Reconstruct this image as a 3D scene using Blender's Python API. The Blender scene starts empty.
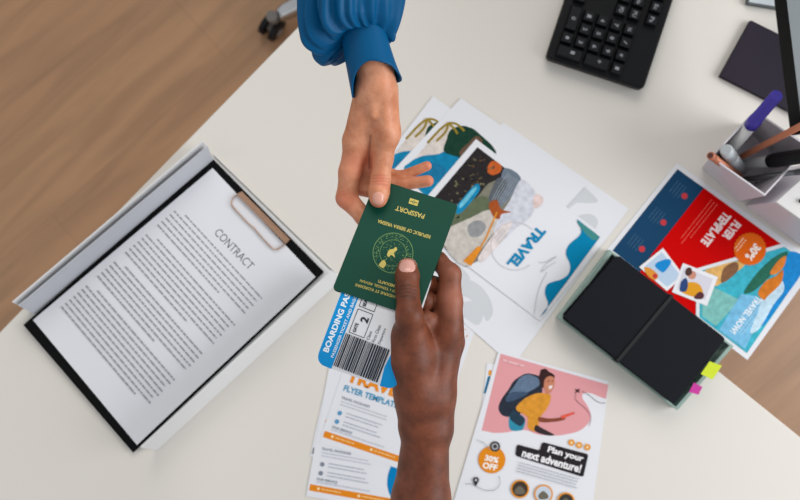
import bpy, bmesh, math, random
import numpy as np
from mathutils import Vector, Matrix
from mathutils.geometry import tessellate_polygon
random.seed(7)
S = bpy.context.scene
COL = S.collection
D = 1.2            # camera height above the desk top (desk top is z = 0)
F = 876.0          # focal length in pixels of an 800 px wide frame

# ------------------------------------------------------------ camera
cd = bpy.data.cameras.new('camera'); cam = bpy.data.objects.new('camera', cd); COL.objects.link(cam)
cam.location = (0, 0, D); cam.rotation_euler = (0, 0, 0)
cd.sensor_width = 36; cd.lens = F / 800 * 36
cd.clip_start = 0.02; cd.clip_end = 50
cd.dof.use_dof = True; cd.dof.focus_distance = 0.865; cd.dof.aperture_fstop = 6.0
S.camera = cam
# ------------------------------------------------------------ world and light
w = bpy.data.worlds.new('world'); S.world = w; w.use_nodes = True
bg = w.node_tree.nodes['Background']; bg.inputs[0].default_value = (0.93, 0.96, 1.0, 1); bg.inputs[1].default_value = 0.5
def area(name, loc, target, size, power, color):
    l = bpy.data.lights.new(name, 'AREA'); l.shape = 'RECTANGLE'; l.size = size[0]; l.size_y = size[1]
    l.energy = power; l.color = color
    o = bpy.data.objects.new(name, l); COL.objects.link(o); o.location = loc
    o.rotation_euler = (Vector(target) - Vector(loc)).to_track_quat('-Z', 'Y').to_euler(); return o
area('window_light', (2.6, -0.2, 1.5), (0, 0, 0.05), (2.0, 1.6), 62, (0.97, 0.98, 1.0))
area('far_window_light', (0.3, 2.6, 2.2), (0, 0, 0), (2.2, 1.6), 43, (1.0, 0.95, 0.87))
area('room_light', (-2.4, -0.6, 2.4), (0, 0, 0), (2.0, 2.0), 8, (1.0, 0.96, 0.9))
S.view_settings.view_transform = 'Standard'; S.view_settings.look = 'None'
S.view_settings.gamma = 1; S.view_settings.exposure = 0.0; S.view_settings.use_curve_mapping = False

# ------------------------------------------------------------ helpers
def P(px, py, z=0.0):
    return Vector(((px - 400) / F * (D - z), (250 - py) / F * (D - z), z))
PN = Vector((-0.02116, 0.33292, 0.94272)); PO = Vector((-0.0037, 0.0039, 0.3291))   # the passport cover's plane
def PP(px, py, off=0.0):
    d = Vector(((px - 400) / F, (250 - py) / F, -1)); o = Vector((0, 0, D))
    t = (PO + PN * off - o).dot(PN) / d.dot(PN)
    return o + d * t
def lin(c):
    c = c / 255
    return c / 12.92 if c <= 0.04045 else ((c + 0.055) / 1.055) ** 2.4
def rgb(r, g, b): return (lin(r), lin(g), lin(b), 1)
MATS = {}
def mat(name, col, rough=0.6, metal=0.0, noise=0.0, nscale=30, bump=0.0, bscale=200, spec=0.5, coat=0.0, emit=0.0, sheen=0.0, sss=0.0, trans=0.0, alpha=1.0):
    if name in MATS: return MATS[name]
    m = bpy.data.materials.new(name); m.use_nodes = True; nt = m.node_tree; b = nt.nodes['Principled BSDF']
    c = rgb(*col)
    b.inputs['Base Color'].default_value = c; b.inputs['Roughness'].default_value = rough
    b.inputs['Metallic'].default_value = metal; b.inputs['Specular IOR Level'].default_value = spec
    b.inputs['Coat Weight'].default_value = coat; b.inputs['Coat Roughness'].default_value = 0.2
    b.inputs['Sheen Weight'].default_value = sheen; b.inputs['Subsurface Weight'].default_value = sss
    b.inputs['Subsurface Scale'].default_value = 0.004; b.inputs['Transmission Weight'].default_value = trans
    b.inputs['Alpha'].default_value = alpha
    if emit: b.inputs['Emission Color'].default_value = c; b.inputs['Emission Strength'].default_value = emit
    tc = nt.nodes.new('ShaderNodeTexCoord')
    n = nt.nodes.new('ShaderNodeTexNoise'); n.inputs['Scale'].default_value = nscale; n.inputs['Detail'].default_value = 4
    nt.links.new(tc.outputs['Object'], n.inputs['Vector'])
    mx = nt.nodes.new('ShaderNodeMix'); mx.data_type = 'RGBA'; mx.blend_type = 'MULTIPLY'
    mr = nt.nodes.new('ShaderNodeMapRange'); k = max(noise, 0.012)
    mr.inputs['To Min'].default_value = 1 - k; mr.inputs['To Max'].default_value = 1 + k
    nt.links.new(n.outputs['Fac'], mr.inputs['Value'])
    mx.inputs[0].default_value = 1; mx.inputs[6].default_value = c
    nt.links.new(mr.outputs['Result'], mx.inputs[7]); nt.links.new(mx.outputs[2], b.inputs['Base Color'])
    if bump:
        n2 = nt.nodes.new('ShaderNodeTexNoise'); n2.inputs['Scale'].default_value = bscale; n2.inputs['Detail'].default_value = 3
        nt.links.new(tc.outputs['Object'], n2.inputs['Vector'])
        bp = nt.nodes.new('ShaderNodeBump'); bp.inputs['Strength'].default_value = bump; bp.inputs['Distance'].default_value = 0.001
        nt.links.new(n2.outputs['Fac'], bp.inputs['Height']); nt.links.new(bp.outputs['Normal'], b.inputs['Normal'])
    MATS[name] = m; return m
def ink(r, g, b): return mat('ink_%d_%d_%d' % (r, g, b), (r, g, b), 0.6, spec=0.04)
def photo(r, g, b): return mat('photo_%d_%d_%d' % (r, g, b), (r, g, b), 0.55, spec=0.06, noise=.38, nscale=130)
def link(o, parent=None):
    COL.objects.link(o)
    if parent: o.parent = parent
    return o
def tag(o, label, cat, group=None):
    o['label'] = label; o['category'] = cat
    if group: o['group'] = group
    return o
def thing(name, loc, label, cat, group=None):
    o = bpy.data.objects.new(name, None); o.location = loc; o.empty_display_size = 0.02; COL.objects.link(o)
    return tag(o, label, cat, group)
def mesh_obj(name, bm, mats, parent=None, smooth=False, bevel=0.0, segs=2, recalc=True):
    if recalc: bmesh.ops.recalc_face_normals(bm, faces=bm.faces)
    me = bpy.data.meshes.new(name)
    if parent is not None:
        bmesh.ops.translate(bm, verts=bm.verts, vec=-origin_of(parent))
    bm.to_mesh(me); bm.free()
    for m in (mats if isinstance(mats, (list, tuple)) else [mats]): me.materials.append(m)
    if smooth:
        for p in me.polygons: p.use_smooth = True
    o = bpy.data.objects.new(name, me); link(o, parent)
    if bevel:
        b = o.modifiers.new('bevel', 'BEVEL'); b.width = bevel; b.segments = segs; b.limit_method = 'ANGLE'; b.angle_limit = 0.7
        for p in me.polygons: p.use_smooth = True
        b.harden_normals = True
    return o
def origin_of(o):
    v = Vector((0, 0, 0))
    while o: v += o.location; o = o.parent
    return v
def prism(bm, bottom, top, mi=0):
    vb = [bm.verts.new(v) for v in bottom]; vt = [bm.verts.new(v) for v in top]; n = len(vb)
    fs = [bm.faces.new(vt), bm.faces.new(vb[::-1])]
    for i in range(n): fs.append(bm.faces.new((vb[i], vb[(i + 1) % n], vt[(i + 1) % n], vt[i])))
    for f in fs: f.material_index = mi
    return fs
def slab(bm, pts, z0, z1, mi=0, zpx=None):
    """pts are corners in photo pixels read at height zpx; the slab stands between z0 and z1"""
    zz = z1 if zpx is None else zpx
    b = [P(x, y, zz) for x, y in pts]
    return prism(bm, [Vector((v.x, v.y, z0)) for v in b], [Vector((v.x, v.y, z1)) for v in b], mi)
def tube(bm, pts, rs, n=20, cap=True, mi=0, flat=None):
    """round tube through world points"""
    pts = [Vector(p) for p in pts]; rings = []
    for i, p in enumerate(pts):
        t = (pts[min(i + 1, len(pts) - 1)] - pts[max(i - 1, 0)]).normalized()
        if t.length < 1e-6: t = Vector((0, 0, 1))
        a = t.cross(Vector((0.123, 0.2, 1))).normalized(); b = t.cross(a).normalized()
        rings.append([bm.verts.new(p + (a * math.cos(k * 2 * math.pi / n) + b * math.sin(k * 2 * math.pi / n)) * rs[i]) for k in range(n)])
    for i in range(len(rings) - 1):
        for k in range(n):
            f = bm.faces.new((rings[i][k], rings[i][(k + 1) % n], rings[i + 1][(k + 1) % n], rings[i + 1][k])); f.material_index = mi
    if cap:
        for r in (rings[0][::-1], rings[-1]):
            f = bm.faces.new(r); f.material_index = mi
def lathe(bm, a, b, prof, n=24, mi=0):
    """profile of (t along a->b in 0..1, radius); repeated t makes sharp steps"""
    a = Vector(a); b = Vector(b); d = (b - a)
    t = d.normalized(); x = t.cross(Vector((0.123, 0.2, 1))).normalized(); y = t.cross(x).normalized(); rings = []
    for s, r in prof:
        rings.append([bm.verts.new(a + d * s + (x * math.cos(k * 2 * math.pi / n) + y * math.sin(k * 2 * math.pi / n)) * max(r, 1e-5)) for k in range(n)])
    for i in range(len(rings) - 1):
        for k in range(n):
            f = bm.faces.new((rings[i][k], rings[i][(k + 1) % n], rings[i + 1][(k + 1) % n], rings[i + 1][k])); f.material_index = mi
    bm.faces.new(rings[0][::-1]).material_index = mi; bm.faces.new(rings[-1]).material_index = mi
def curve(pts, n=8, closed=True):
    out = []; m = len(pts)
    rng = range(m) if closed else range(m - 1)
    for i in rng:
        if closed: p0, p1, p2, p3 = [pts[(i + k - 1) % m] for k in range(4)]
        else: p0, p1, p2, p3 = [pts[min(max(i + k - 1, 0), m - 1)] for k in range(4)]
        for k in range(n):
            t = k / n
            out.append(tuple(0.5 * (2 * p1[j] + (p2[j] - p0[j]) * t + (2 * p0[j] - 5 * p1[j] + 4 * p2[j] - p3[j]) * t * t + (-p0[j] + 3 * p1[j] - 3 * p2[j] + p3[j]) * t ** 3) for j in range(2)))
    if not closed: out.append(pts[-1])
    return out
def circ(cx, cy, r, n=28): return [(cx + r * math.cos(i * 2 * math.pi / n), cy + r * math.sin(i * 2 * math.pi / n)) for i in range(n)]
def stroke(pts, w):
    L = []; R = []
    for i, p in enumerate(pts):
        a = pts[max(i - 1, 0)]; b = pts[min(i + 1, len(pts) - 1)]
        dx, dy = b[0] - a[0], b[1] - a[1]; l = math.hypot(dx, dy) or 1
        L.append((p[0] - dy / l * w / 2, p[1] + dx / l * w / 2)); R.append((p[0] + dy / l * w / 2, p[1] - dx / l * w / 2))
    return Strip(zip(L, R))
class Strip(list): pass
_tc = {}
def text_tris(s, bold):
    k = (s, bold)
    if k in _tc: return _tc[k]
    c = bpy.data.curves.new('t', 'FONT'); c.body = s; c.size = 1; c.offset = bold; c.align_x = 'CENTER'; c.align_y = 'CENTER'; c.resolution_u = 3
    o = bpy.data.objects.new('t', c); COL.objects.link(o)
    dg = bpy.context.evaluated_depsgraph_get(); dg.update()
    me = bpy.data.meshes.new_from_object(o.evaluated_get(dg))
    vs = [(v.co.x, v.co.y) for v in me.vertices]; fs = [tuple(p.vertices) for p in me.polygons]
    bpy.data.objects.remove(o); bpy.data.curves.remove(c); bpy.data.meshes.remove(me)
    if vs:
        cx = (min(v[0] for v in vs) + max(v[0] for v in vs)) / 2; cy = (min(v[1] for v in vs) + max(v[1] for v in vs)) / 2
        vs = [(v[0] - cx, v[1] - cy) for v in vs]
    _tc[k] = (vs, fs); return vs, fs
class Printed:
    """ink lying on a flat surface; proj(px,py,off) gives the point of the surface"""
    def __init__(s, proj, parent): s.proj = proj; s.parent = parent; s.reset()
    def reset(s): s.bm = bmesh.new(); s.mats = []; s.k = 0
    def mi(s, m):
        if m not in s.mats: s.mats.append(m)
        return s.mats.index(m)
    def poly(s, pts, m, layer=None):
        if layer is None: s.k += 1; layer = s.k
        if isinstance(pts, Strip):
            for i in range(len(pts) - 1): s.poly([pts[i][0], pts[i + 1][0], pts[i + 1][1], pts[i][1]], m, layer)
            return
        if len(pts) > 4:
            pts = [p for i, p in enumerate(pts) if math.dist(p, pts[i - 1]) > 1e-4]
            vs = [s.bm.verts.new(s.proj(x, y, 0.00004 * layer)) for x, y in pts]; k = s.mi(m)
            for t in tessellate_polygon([[Vector((x, y, 0)) for x, y in pts]]):
                try: s.bm.faces.new([vs[i] for i in t]).material_index = k
                except ValueError: pass
            return
        vs = [s.bm.verts.new(s.proj(x, y, 0.00004 * layer)) for x, y in pts]
        try: f = s.bm.faces.new(vs); f.material_index = s.mi(m)
        except ValueError: pass
    def text(s, t, cx, cy, d, length, height, m, bold=0.0, layer=None):
        """text centred at a pixel, baseline direction d, scaled to length x height pixels"""
        if layer is None: s.k += 1; layer = s.k
        vs, fs = text_tris(t, bold)
        if not vs: return
        W = max(v[0] for v in vs) * 2; H = max(v[1] for v in vs) * 2; l = math.hypot(*d); dx, dy = d[0] / l, d[1] / l
        out = [s.bm.verts.new(s.proj(cx + dx * x * length / W + dy * y * height / H, cy + dy * x * length / W - dx * y * height / H, 0.00004 * layer)) for x, y in vs]
        for f in fs:
            try: s.bm.faces.new([out[i] for i in f]).material_index = s.mi(m)
            except ValueError: pass
    def lines(s, x, y, d, length, n, pitch, h, m, wiggle=0.15):
        """rows of unreadably small print"""
        s.k += 1; l = math.hypot(*d); dx, dy = d[0] / l, d[1] / l
        for r in range(n):
            L = length * (1 - random.random() * wiggle); t = 0
            ox, oy = x - dy * r * pitch, y + dx * r * pitch
            while t < L:
                wl = min(random.uniform(1.4, 5.0) * h * 1.1, L - t)
                q = [(ox + dx * a - dy * b, oy + dy * a + dx * b) for a, b in ((t, 0), (t + wl, 0), (t + wl, h), (t, h))]
                s.poly(q, m, s.k); t += wl + h * 0.6
    def done(s, name, label=None):
        bmesh.ops.triangulate(s.bm, faces=[f for f in s.bm.faces if len(f.verts) > 4])
        if getattr(s, 'post', None): s.post(s.bm)
        s.bm.normal_update(); bmesh.ops.reverse_faces(s.bm, faces=[f for f in s.bm.faces if f.normal.z < 0])
        o = mesh_obj(name, s.bm, s.mats, s.parent, recalc=False)
        k = s.k
        if label: o['label'] = label
        s.reset(); s.k = k; return o

M_paper = mat('white_paper', (226, 227, 232), 0.55, noise=0.01)
M_plastic_w = mat('white_plastic', (222, 222, 222), 0.4)
M_black = mat('black_plastic', (12, 13, 16), 0.45, spec=.25, bump=0.15, bscale=900)
M_chrome = mat('chrome', (205, 205, 208), 0.2, 1.0)

# ------------------------------------------------------------ setting: floor and desk
def floor_mat():
    m = bpy.data.materials.new('wood_laminate'); m.use_nodes = True; nt = m.node_tree; b = nt.nodes['Principled BSDF']; L = nt.links.new
    tc = nt.nodes.new('ShaderNodeTexCoord'); mp = nt.nodes.new('ShaderNodeMapping'); mp.inputs['Rotation'].default_value = (0, 0, math.radians(-42))
    L(tc.outputs['Object'], mp.inputs['Vector'])
    br = nt.nodes.new('ShaderNodeTexBrick'); br.offset = 0.37
    br.inputs['Color1'].default_value = rgb(176, 136, 100); br.inputs['Color2'].default_value = rgb(170, 130, 96); br.inputs['Mortar'].default_value = rgb(162, 122, 90)
    br.inputs['Scale'].default_value = 1; br.inputs['Brick Width'].default_value = 1.4; br.inputs['Row Height'].default_value = 0.19
    br.inputs['Mortar Size'].default_value = 0.0012; L(mp.outputs[0], br.inputs['Vector'])
    mp2 = nt.nodes.new('ShaderNodeMapping'); mp2.inputs['Scale'].default_value = (1.2, 9, 1); L(mp.outputs[0], mp2.inputs['Vector'])
    n = nt.nodes.new('ShaderNodeTexNoise'); n.inputs['Scale'].default_value = 3.0; n.inputs['Detail'].default_value = 6; n.inputs['Distortion'].default_value = 0.6
    L(mp2.outputs[0], n.inputs['Vector'])
    mr = nt.nodes.new('ShaderNodeMapRange'); mr.inputs['From Min'].default_value = 0.3; mr.inputs['From Max'].default_value = 0.7
    mr.inputs['To Min'].default_value = 0.82; mr.inputs['To Max'].default_value = 1.1; L(n.outputs['Fac'], mr.inputs['Value'])
    mx = nt.nodes.new('ShaderNodeMix'); mx.data_type = 'RGBA'; mx.blend_type = 'MULTIPLY'; mx.inputs[0].default_value = 1
    L(br.outputs['Color'], mx.inputs[6]); L(mr.outputs['Result'], mx.inputs[7]); L(mx.outputs[2], b.inputs['Base Color'])
    b.inputs['Roughness'].default_value = 0.42
    return m
bm = bmesh.new()
prism(bm, [Vector(v) for v in ((-3, -3, -0.76), (3, -3, -0.76), (3, 3, -0.76), (-3, 3, -0.76))], [Vector(v) for v in ((-3, -3, -0.73), (3, -3, -0.73), (3, 3, -0.73), (-3, 3, -0.73))])
fl = mesh_obj('floor', bm, floor_mat()); fl['kind'] = 'structure'

desk = thing('desk', (0, 0, 0), 'white L-shaped desk with everything laid out on its top', 'desk')
bm = bmesh.new()
slab(bm, [(-300, 639), (297, 28), (720, -405), (1250, -405), (1250, -150), (950, 75), (706, 361), (723, 375), (950, 558), (950, 860), (-300, 860)], -0.025, 0.0)
mesh_obj('desktop', bm, mat('desk_laminate', (222, 217, 209), 0.42, noise=0.015, nscale=3), desk, bevel=0.0015)
for x, y in ((-240, 660), (840, 720), (1150, -300), (720, -300)):
    bm = bmesh.new(); c = P(x, y, 0)
    lathe(bm, (c.x, c.y, -0.73), (c.x, c.y, -0.025), [(0, 0.024), (1, 0.024)])
    mesh_obj('leg', bm, M_plastic_w, desk, smooth=False)

# ------------------------------------------------------------ swivel chair base on the floor
HX = P(388, -34, -0.68)
chair = thing('swivel_chair', (HX.x, HX.y, -0.73), 'swivel chair on castors at the far left desk edge, mostly out of frame', 'chair')
M_leg = mat('polished_aluminium', (190, 192, 194), 0.25, 1.0)
bm = bmesh.new(); lathe(bm, (HX.x, HX.y, -0.68), (HX.x, HX.y, -0.36), [(0, 0.045), (0.15, 0.045), (0.16, 0.03), (0.6, 0.03), (0.61, 0.016), (1, 0.016)])
mesh_obj('gas_column', bm, M_leg, chair)
CW = P(275, 22, -0.70); base_a = math.atan2(CW.y - HX.y, CW.x - HX.x); RL = math.hypot(CW.y - HX.y, CW.x - HX.x)
for k in range(5):
    a = base_a + k * 2 * math.pi / 5; d = Vector((math.cos(a), math.sin(a), 0)); e = Vector((-d.y, d.x, 0)); h0 = Vector((HX.x, HX.y, 0))
    bm = bmesh.new()
    secs = [(0.02, 0.026, -0.625, -0.665), (0.12, 0.022, -0.632, -0.667), (0.24, 0.018, -0.645, -0.672), (RL - 0.012, 0.014, -0.656, -0.676)]
    rings = []
    for r, wd, zt, zb in secs:
        rings.append([bm.verts.new(h0 + d * r + e * s * wd * q + Vector((0, 0, z))) for s, q, z in ((-1, 1, zb), (1, 1, zb), (1, .9, zt - .008), (.6, 1, zt), (-.6, 1, zt), (-1, .9, zt - .008))])
    for i in range(3):
        for j in range(6): bm.faces.new((rings[i][j], rings[i][(j + 1) % 6], rings[i + 1][(j + 1) % 6], rings[i + 1][j]))
    bm.faces.new(rings[0]); bm.faces.new(rings[-1])
    lg = mesh_obj('base_leg', bm, M_leg, chair, smooth=True, bevel=0.003)
    c = h0 + d * RL
    sw = a + 0.5; sd = Vector((math.cos(sw), math.sin(sw), 0)); ax = Vector((-sd.y, sd.x, 0))
    bm = bmesh.new()
    wc = c + sd * 0.012 + Vector((0, 0, -0.703))
    lathe(bm, wc - ax * 0.02, wc - ax * 0.006, [(0, 0.018), (0.12, 0.0265), (0.88, 0.0265), (1, 0.018)], 28)
    lathe(bm, wc + ax * 0.006, wc + ax * 0.02, [(0, 0.018), (0.12, 0.0265), (0.88, 0.0265), (1, 0.018)], 28)
    cs = mesh_obj('castor', bm, M_black, lg, smooth=False)
    bm = bmesh.new(); lathe(bm, wc - ax * 0.0225, wc + ax * 0.0225, [(0, 0.011), (1, 0.011)]); lathe(bm, c + Vector((0, 0, -0.69)), c + Vector((0, 0, -0.65)), [(0, .012), (1, .012)])
    mesh_obj('castor_fork', bm, mat('grey_plastic', (120, 115, 112), 0.5), lg)
# seat shell, out of frame above the picture's top edge
bm = bmesh.new(); sc_ = Vector((HX.x + 0.02, HX.y + 0.2, 0))
prism(bm, [sc_ + Vector((0.21 * math.cos(i * math.pi / 12), 0.2 * math.sin(i * math.pi / 12), -0.36)) for i in range(24)], [sc_ + Vector((0.23 * math.cos(i * math.pi / 12), 0.22 * math.sin(i * math.pi / 12), -0.30)) for i in range(24)])
mesh_obj('seat', bm, mat('grey_fabric', (90, 92, 96), 0.9, bump=0.3), chair, bevel=0.012)

# ------------------------------------------------------------ paper tray, clipboard, contract
tray = thing('paper_tray', P(180, 300), 'white open paper tray with leaning side walls under the clipboard', 'tray')
bm = bmesh.new()
slab(bm, [(31, 312), (212, 156), (338, 278), (157, 450)], 0.0005, 0.003, zpx=0)
mesh_obj('tray_floor', bm, M_plastic_w, tray)
def wall(foot, top, h, th, name, z0=0.0005):
    a, b = P(*foot[0], 0), P(*foot[1], 0); c, d = P(*top[0], h), P(*top[1], h)
    n = Vector((-(b - a).y, (b - a).x, 0)).normalized() * th
    bm = bmesh.new(); a.z = b.z = z0
    prism(bm, [a, b, b + n, a + n], [c, d, d + n, c + n]); return mesh_obj(name, bm, M_plastic_w, tray, bevel=0.0006)
wall([(31, 312), (212, 156)], [(13, 303), (204, 141)], 0.05, 0.0025, 'side_wall')
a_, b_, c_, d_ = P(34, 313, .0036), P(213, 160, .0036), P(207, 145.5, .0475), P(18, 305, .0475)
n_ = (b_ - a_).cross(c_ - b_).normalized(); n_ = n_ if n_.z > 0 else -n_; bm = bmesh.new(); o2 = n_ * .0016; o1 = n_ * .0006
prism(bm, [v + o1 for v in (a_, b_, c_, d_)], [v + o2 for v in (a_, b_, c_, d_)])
mesh_obj('wall_panel', bm, mat('panel_grey', (196, 198, 205), .5), tray)['label'] = 'grey panel on the inner side of the far wall'  # thin panel, greyer than the tray, over the wall's inner side
wall([(342, 277), (156, 449)], [(331, 270), (140, 446.5)], 0.05, 0.0025, 'side_wall')
wall([(214, 156), (338, 276)], [(213.5, 155), (337.5, 275)], 0.004, 0.0012, 'back_lip')

cb = thing('clipboard', P(180, 300, 0.004), 'black clipboard with a copper wire clip lying in the white tray', 'clipboard')
bm = bmesh.new(); slab(bm, [(213, 159), (324, 272), (133, 453), (23, 325)], 0.004, 0.0075)
mesh_obj('board', bm, mat('black_board', (6, 6, 8), 0.6, spec=.12, bump=0.1), cb, bevel=0.0008)
M_cop = mat('rose_gold', (196, 158, 132), 0.3, 0.85)
bm = bmesh.new()
slab(bm, [(236.5, 194.5), (239.5, 192), (288.5, 241), (285.5, 244)], 0.0075, 0.013)
slab(bm, [(239.5, 192.5), (241.5, 191), (290, 239.5), (288.5, 241)], 0.0075, 0.009)
clipm = mesh_obj('clip', bm, M_cop, cb, bevel=0.0008)
bm = bmesh.new()
wp = curve([(237, 195), (233, 198), (231.5, 203), (234, 208), (249, 224), (254, 228), (258, 233), (271, 247), (276, 249.5), (281, 247), (286, 243)], 6, False)
tube(bm, [P(x, y, 0.0105) for x, y in wp], [0.0009] * len(wp), 10)
mesh_obj('wire_lever', bm, M_cop, clipm, smooth=True)

def sheet(name, quad, z, label, cat, group=None, th=0.00025, m=None):
    c = sum((P(x, y, z) for x, y in quad), Vector()) / len(quad)
    bm = bmesh.new(); zt = z + th
    pts = [P(x, y, zt) for x, y in quad]
    prism(bm, [Vector((v.x, v.y, z)) - c for v in pts], [v - c for v in pts])
    o = mesh_obj(name, bm, m or M_paper); o.location = c; tag(o, label, cat, group)
    return o, Printed(lambda x, y, off: P(x, y, zt + off + 0.00003), o)
PG = [(212.5, 168), (315.5, 277), (137, 445), (33, 320)]
o, pr = sheet('contract_page', PG, 0.0077, 'white printed CONTRACT page held on the black clipboard', 'document', th=0.0004)
def pg(u, v):
    a = [PG[0][i] * (1 - u) + PG[1][i] * u for i in (0, 1)]; b = [PG[3][i] * (1 - u) + PG[2][i] * u for i in (0, 1)]
    return (a[0] * (1 - v) + b[0] * v, a[1] * (1 - v) + b[1] * v)
G_txt = ink(150, 153, 160)
c = pg(.5, .166); pr.text('CONTRACT', c[0], c[1], (104, 109), 51, 8.5, ink(92, 96, 104), 0.0)
pr.done('title')
v = 0.218
for nl in (6, 7, 6, 8):
    for r in range(nl):
        u0 = 0.12 if r == 0 else 0.05; u1 = (0.87 - random.random() * .02) if r < nl - 1 else random.uniform(.5, .78)
        a, b = pg(u0, v), pg(u1, v); L = math.dist(a, b)
        pr.lines(a[0], a[1], (b[0] - a[0], b[1] - a[1]), L, 1, 1, 1.55, G_txt, 0)
        v += 0.0228
    v += 0.019
pr.done('body_text')

# ------------------------------------------------------------ flyers
def quad_from(c0, d, n, w_, h_):
    """corner, unit direction of the first edge, of the second, lengths"""
    return [c0, (c0[0] + d[0] * w_, c0[1] + d[1] * w_), (c0[0] + d[0] * w_ + n[0] * h_, c0[1] + d[1] * w_ + n[1] * h_), (c0[0] + n[0] * h_, c0[1] + n[1] * h_)]
Z = 0.0004
GF = None
M_map = ink(206, 209, 212)
# map sheets at the bottom of the middle pile
o, pr = sheet('flyer', [(503, 122), (629, 209), (565, 294), (439, 207)], Z, 'white page with pale grey map, right corner sticking out past the kayak flyer', 'flyer')
pr.poly(curve([(527, 152), (548, 162), (568, 173), (597, 199), (590, 203), (577, 203), (565, 209), (550, 196), (538, 182), (524, 166)]), M_map)
pr.poly(curve([(575, 218), (590, 214), (598, 222), (590, 236), (578, 232)]), M_map)
pr.done('map_print')
o, pr = sheet('flyer', [(490, 156), (598, 250), (513, 366), (405, 271)], Z * 2, 'white back page with pale grey world map, pointing down to the pink flyer', 'flyer')
pr.poly(curve([(452, 284), (464, 279), (478, 284), (489, 297), (493, 312), (487, 321), (481, 312), (478, 323), (469, 318), (473, 303), (463, 296), (455, 300)]), M_map)
pr.poly(curve([(463, 303), (477, 302), (483, 315), (478, 325), (468, 320), (460, 312)]), M_map)
pr.poly(curve([(455, 262), (462, 268), (470, 278), (464, 282), (454, 274)]), M_map)
pr.poly(curve([(499, 281), (505, 277), (508, 283), (502, 288)]), M_map); pr.poly(curve([(524, 273), (533, 276), (536, 283), (530, 287), (523, 281)]), M_map)
pr.done('map_print')
# two tropical flyers
def tropical(quad, z, sh, label, edge):
    o, pr = sheet('flyer', quad, z, label, 'flyer', 'tropical beach flyers behind the kayak flyer')
    q = lambda pts: [(x + sh[0], y + sh[1]) for x, y in pts]
    d = (.82, .57)
    pr.poly(q([(444, 119), (498, 157), (452, 220), (399, 172)]), photo(214, 205, 198))
    pr.poly(q(curve([(402, 170), (408, 160), (420, 154), (436, 152), (448, 147), (458, 156), (462, 166), (470, 178), (452, 218), (425, 196)])), photo(22, 128, 170))
    pr.poly(q(curve([(412, 166), (425, 160), (440, 164), (444, 174), (430, 180), (416, 176)])), photo(30, 116, 158))
    pr.poly(q(curve([(442, 150), (444, 138), (448, 128), (458, 124), (466, 125), (476, 131), (494, 153), (474, 180), (466, 168), (460, 157)])), photo(28, 62, 48))
    pr.poly(q(curve([(457, 151), (466, 141), (474, 134), (480, 140), (474, 154), (466, 164)])), photo(104, 82, 66))
    for a, b, c_ in (((446, 121), (437, 128), (425, 141)), ((446, 121), (454, 122), (462, 129)), ((446, 121), (443, 130), (434, 139)), ((446, 121), (452, 127), (455, 132))):
        pr.poly(stroke(q(curve([a, b, c_], 4, False)), 2.2), photo(150, 128, 48))
    pr.done('photo_panel'); return o
tropical([(433, 96), (558, 183), (495, 266), (370, 178)], Z * 3, (-19, -2), 'tropical palm flyer at the very left of the pile, by the bare wrist', 0)
tropical([(461, 98), (587, 184), (513, 264), (387, 177)], Z * 4, (2.5, 2), 'tropical palm and blue pool flyer directly behind the kayak flyer', 0)
# kayak TRAVEL flyer
KQ = [(476, 139), (607, 238), (540, 321), (407, 220)]
o, pr = sheet('flyer', KQ, Z * 5, 'kayak photo flyer with blue TRAVEL lettering lying on top of the middle pile', 'flyer')
pr.poly([(477.5, 147), (534, 190), (521, 209), (502, 232), (480, 260), (466, 267), (415, 222)], photo(128, 126, 112))
pr.poly([(477.5, 147)] + curve([(506, 169), (503, 177), (488, 184), (478, 196), (464, 206), (452, 213), (432, 206)], 5, False) + [(430, 203)], photo(46, 42, 43))
rs = random.Random(5)
for i in range(60):
    x = rs.uniform(0, 1); y = rs.uniform(0, 1); cx_, cy_ = 478 - 40 * y + 20 * x, 152 + 50 * y + 16 * x
    pr.poly(curve([(cx_ - rs.uniform(.6, 2), cy_), (cx_, cy_ - rs.uniform(.5, 1.6)), (cx_ + rs.uniform(.6, 2), cy_ + .4), (cx_, cy_ + rs.uniform(.5, 1.4))], 3), photo(*rs.choice([(84, 78, 62), (66, 60, 54), (112, 108, 84), (30, 28, 32), (96, 76, 54)])), 6)
pr.poly(curve([(505, 168), (521, 179), (508, 200), (499, 206), (491, 202), (499, 186)]), photo(112, 124, 138))
pr.poly(curve([(498, 178), (507, 186), (494, 204), (488, 200)]), photo(92, 98, 104))
for i in range(7): pr.poly(stroke([(508 + i * 1.8, 173 + i * 1.3), (497 + i * 1.9, 190 + i * 1.5), (492 + i * 1.6, 200 + i)], .7), photo(150, 158, 168), 12)
pr.poly(curve([(492, 161), (501, 165), (500, 172), (492, 175), (487, 170)]), photo(196, 96, 44))
pr.poly(curve([(440, 216), (452, 206), (470, 200), (484, 196), (490, 206), (478, 222), (462, 226), (446, 226)]), photo(98, 108, 84))
pr.poly(curve([(476, 184), (480, 187), (478, 193), (466, 208), (458, 214), (455, 209), (464, 197)]), photo(26, 134, 178))
pr.poly(curve([(460, 204), (474, 188), (476, 190), (462, 207)]), photo(110, 190, 215))
pr.poly(curve([(440, 232), (452, 226), (470, 218), (490, 210), (500, 222), (488, 240), (476, 256), (466, 266), (450, 254)]), photo(196, 190, 182))
pr.poly(curve([(468, 226), (478, 220), (486, 226), (480, 236), (470, 236)]), photo(146, 148, 150))
pr.poly(curve([(521, 180), (534, 190), (536, 202), (531, 216), (516, 228), (502, 240), (494, 232), (500, 216), (510, 200)]), photo(206, 208, 218))
pr.poly(curve([(500, 226), (512, 222), (506, 236), (494, 250), (482, 262), (478, 258), (488, 242)]), photo(224, 214, 212))
pr.poly(curve([(536, 194), (543, 198), (541, 205), (534, 208), (533, 200)]), photo(222, 200, 196))
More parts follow.
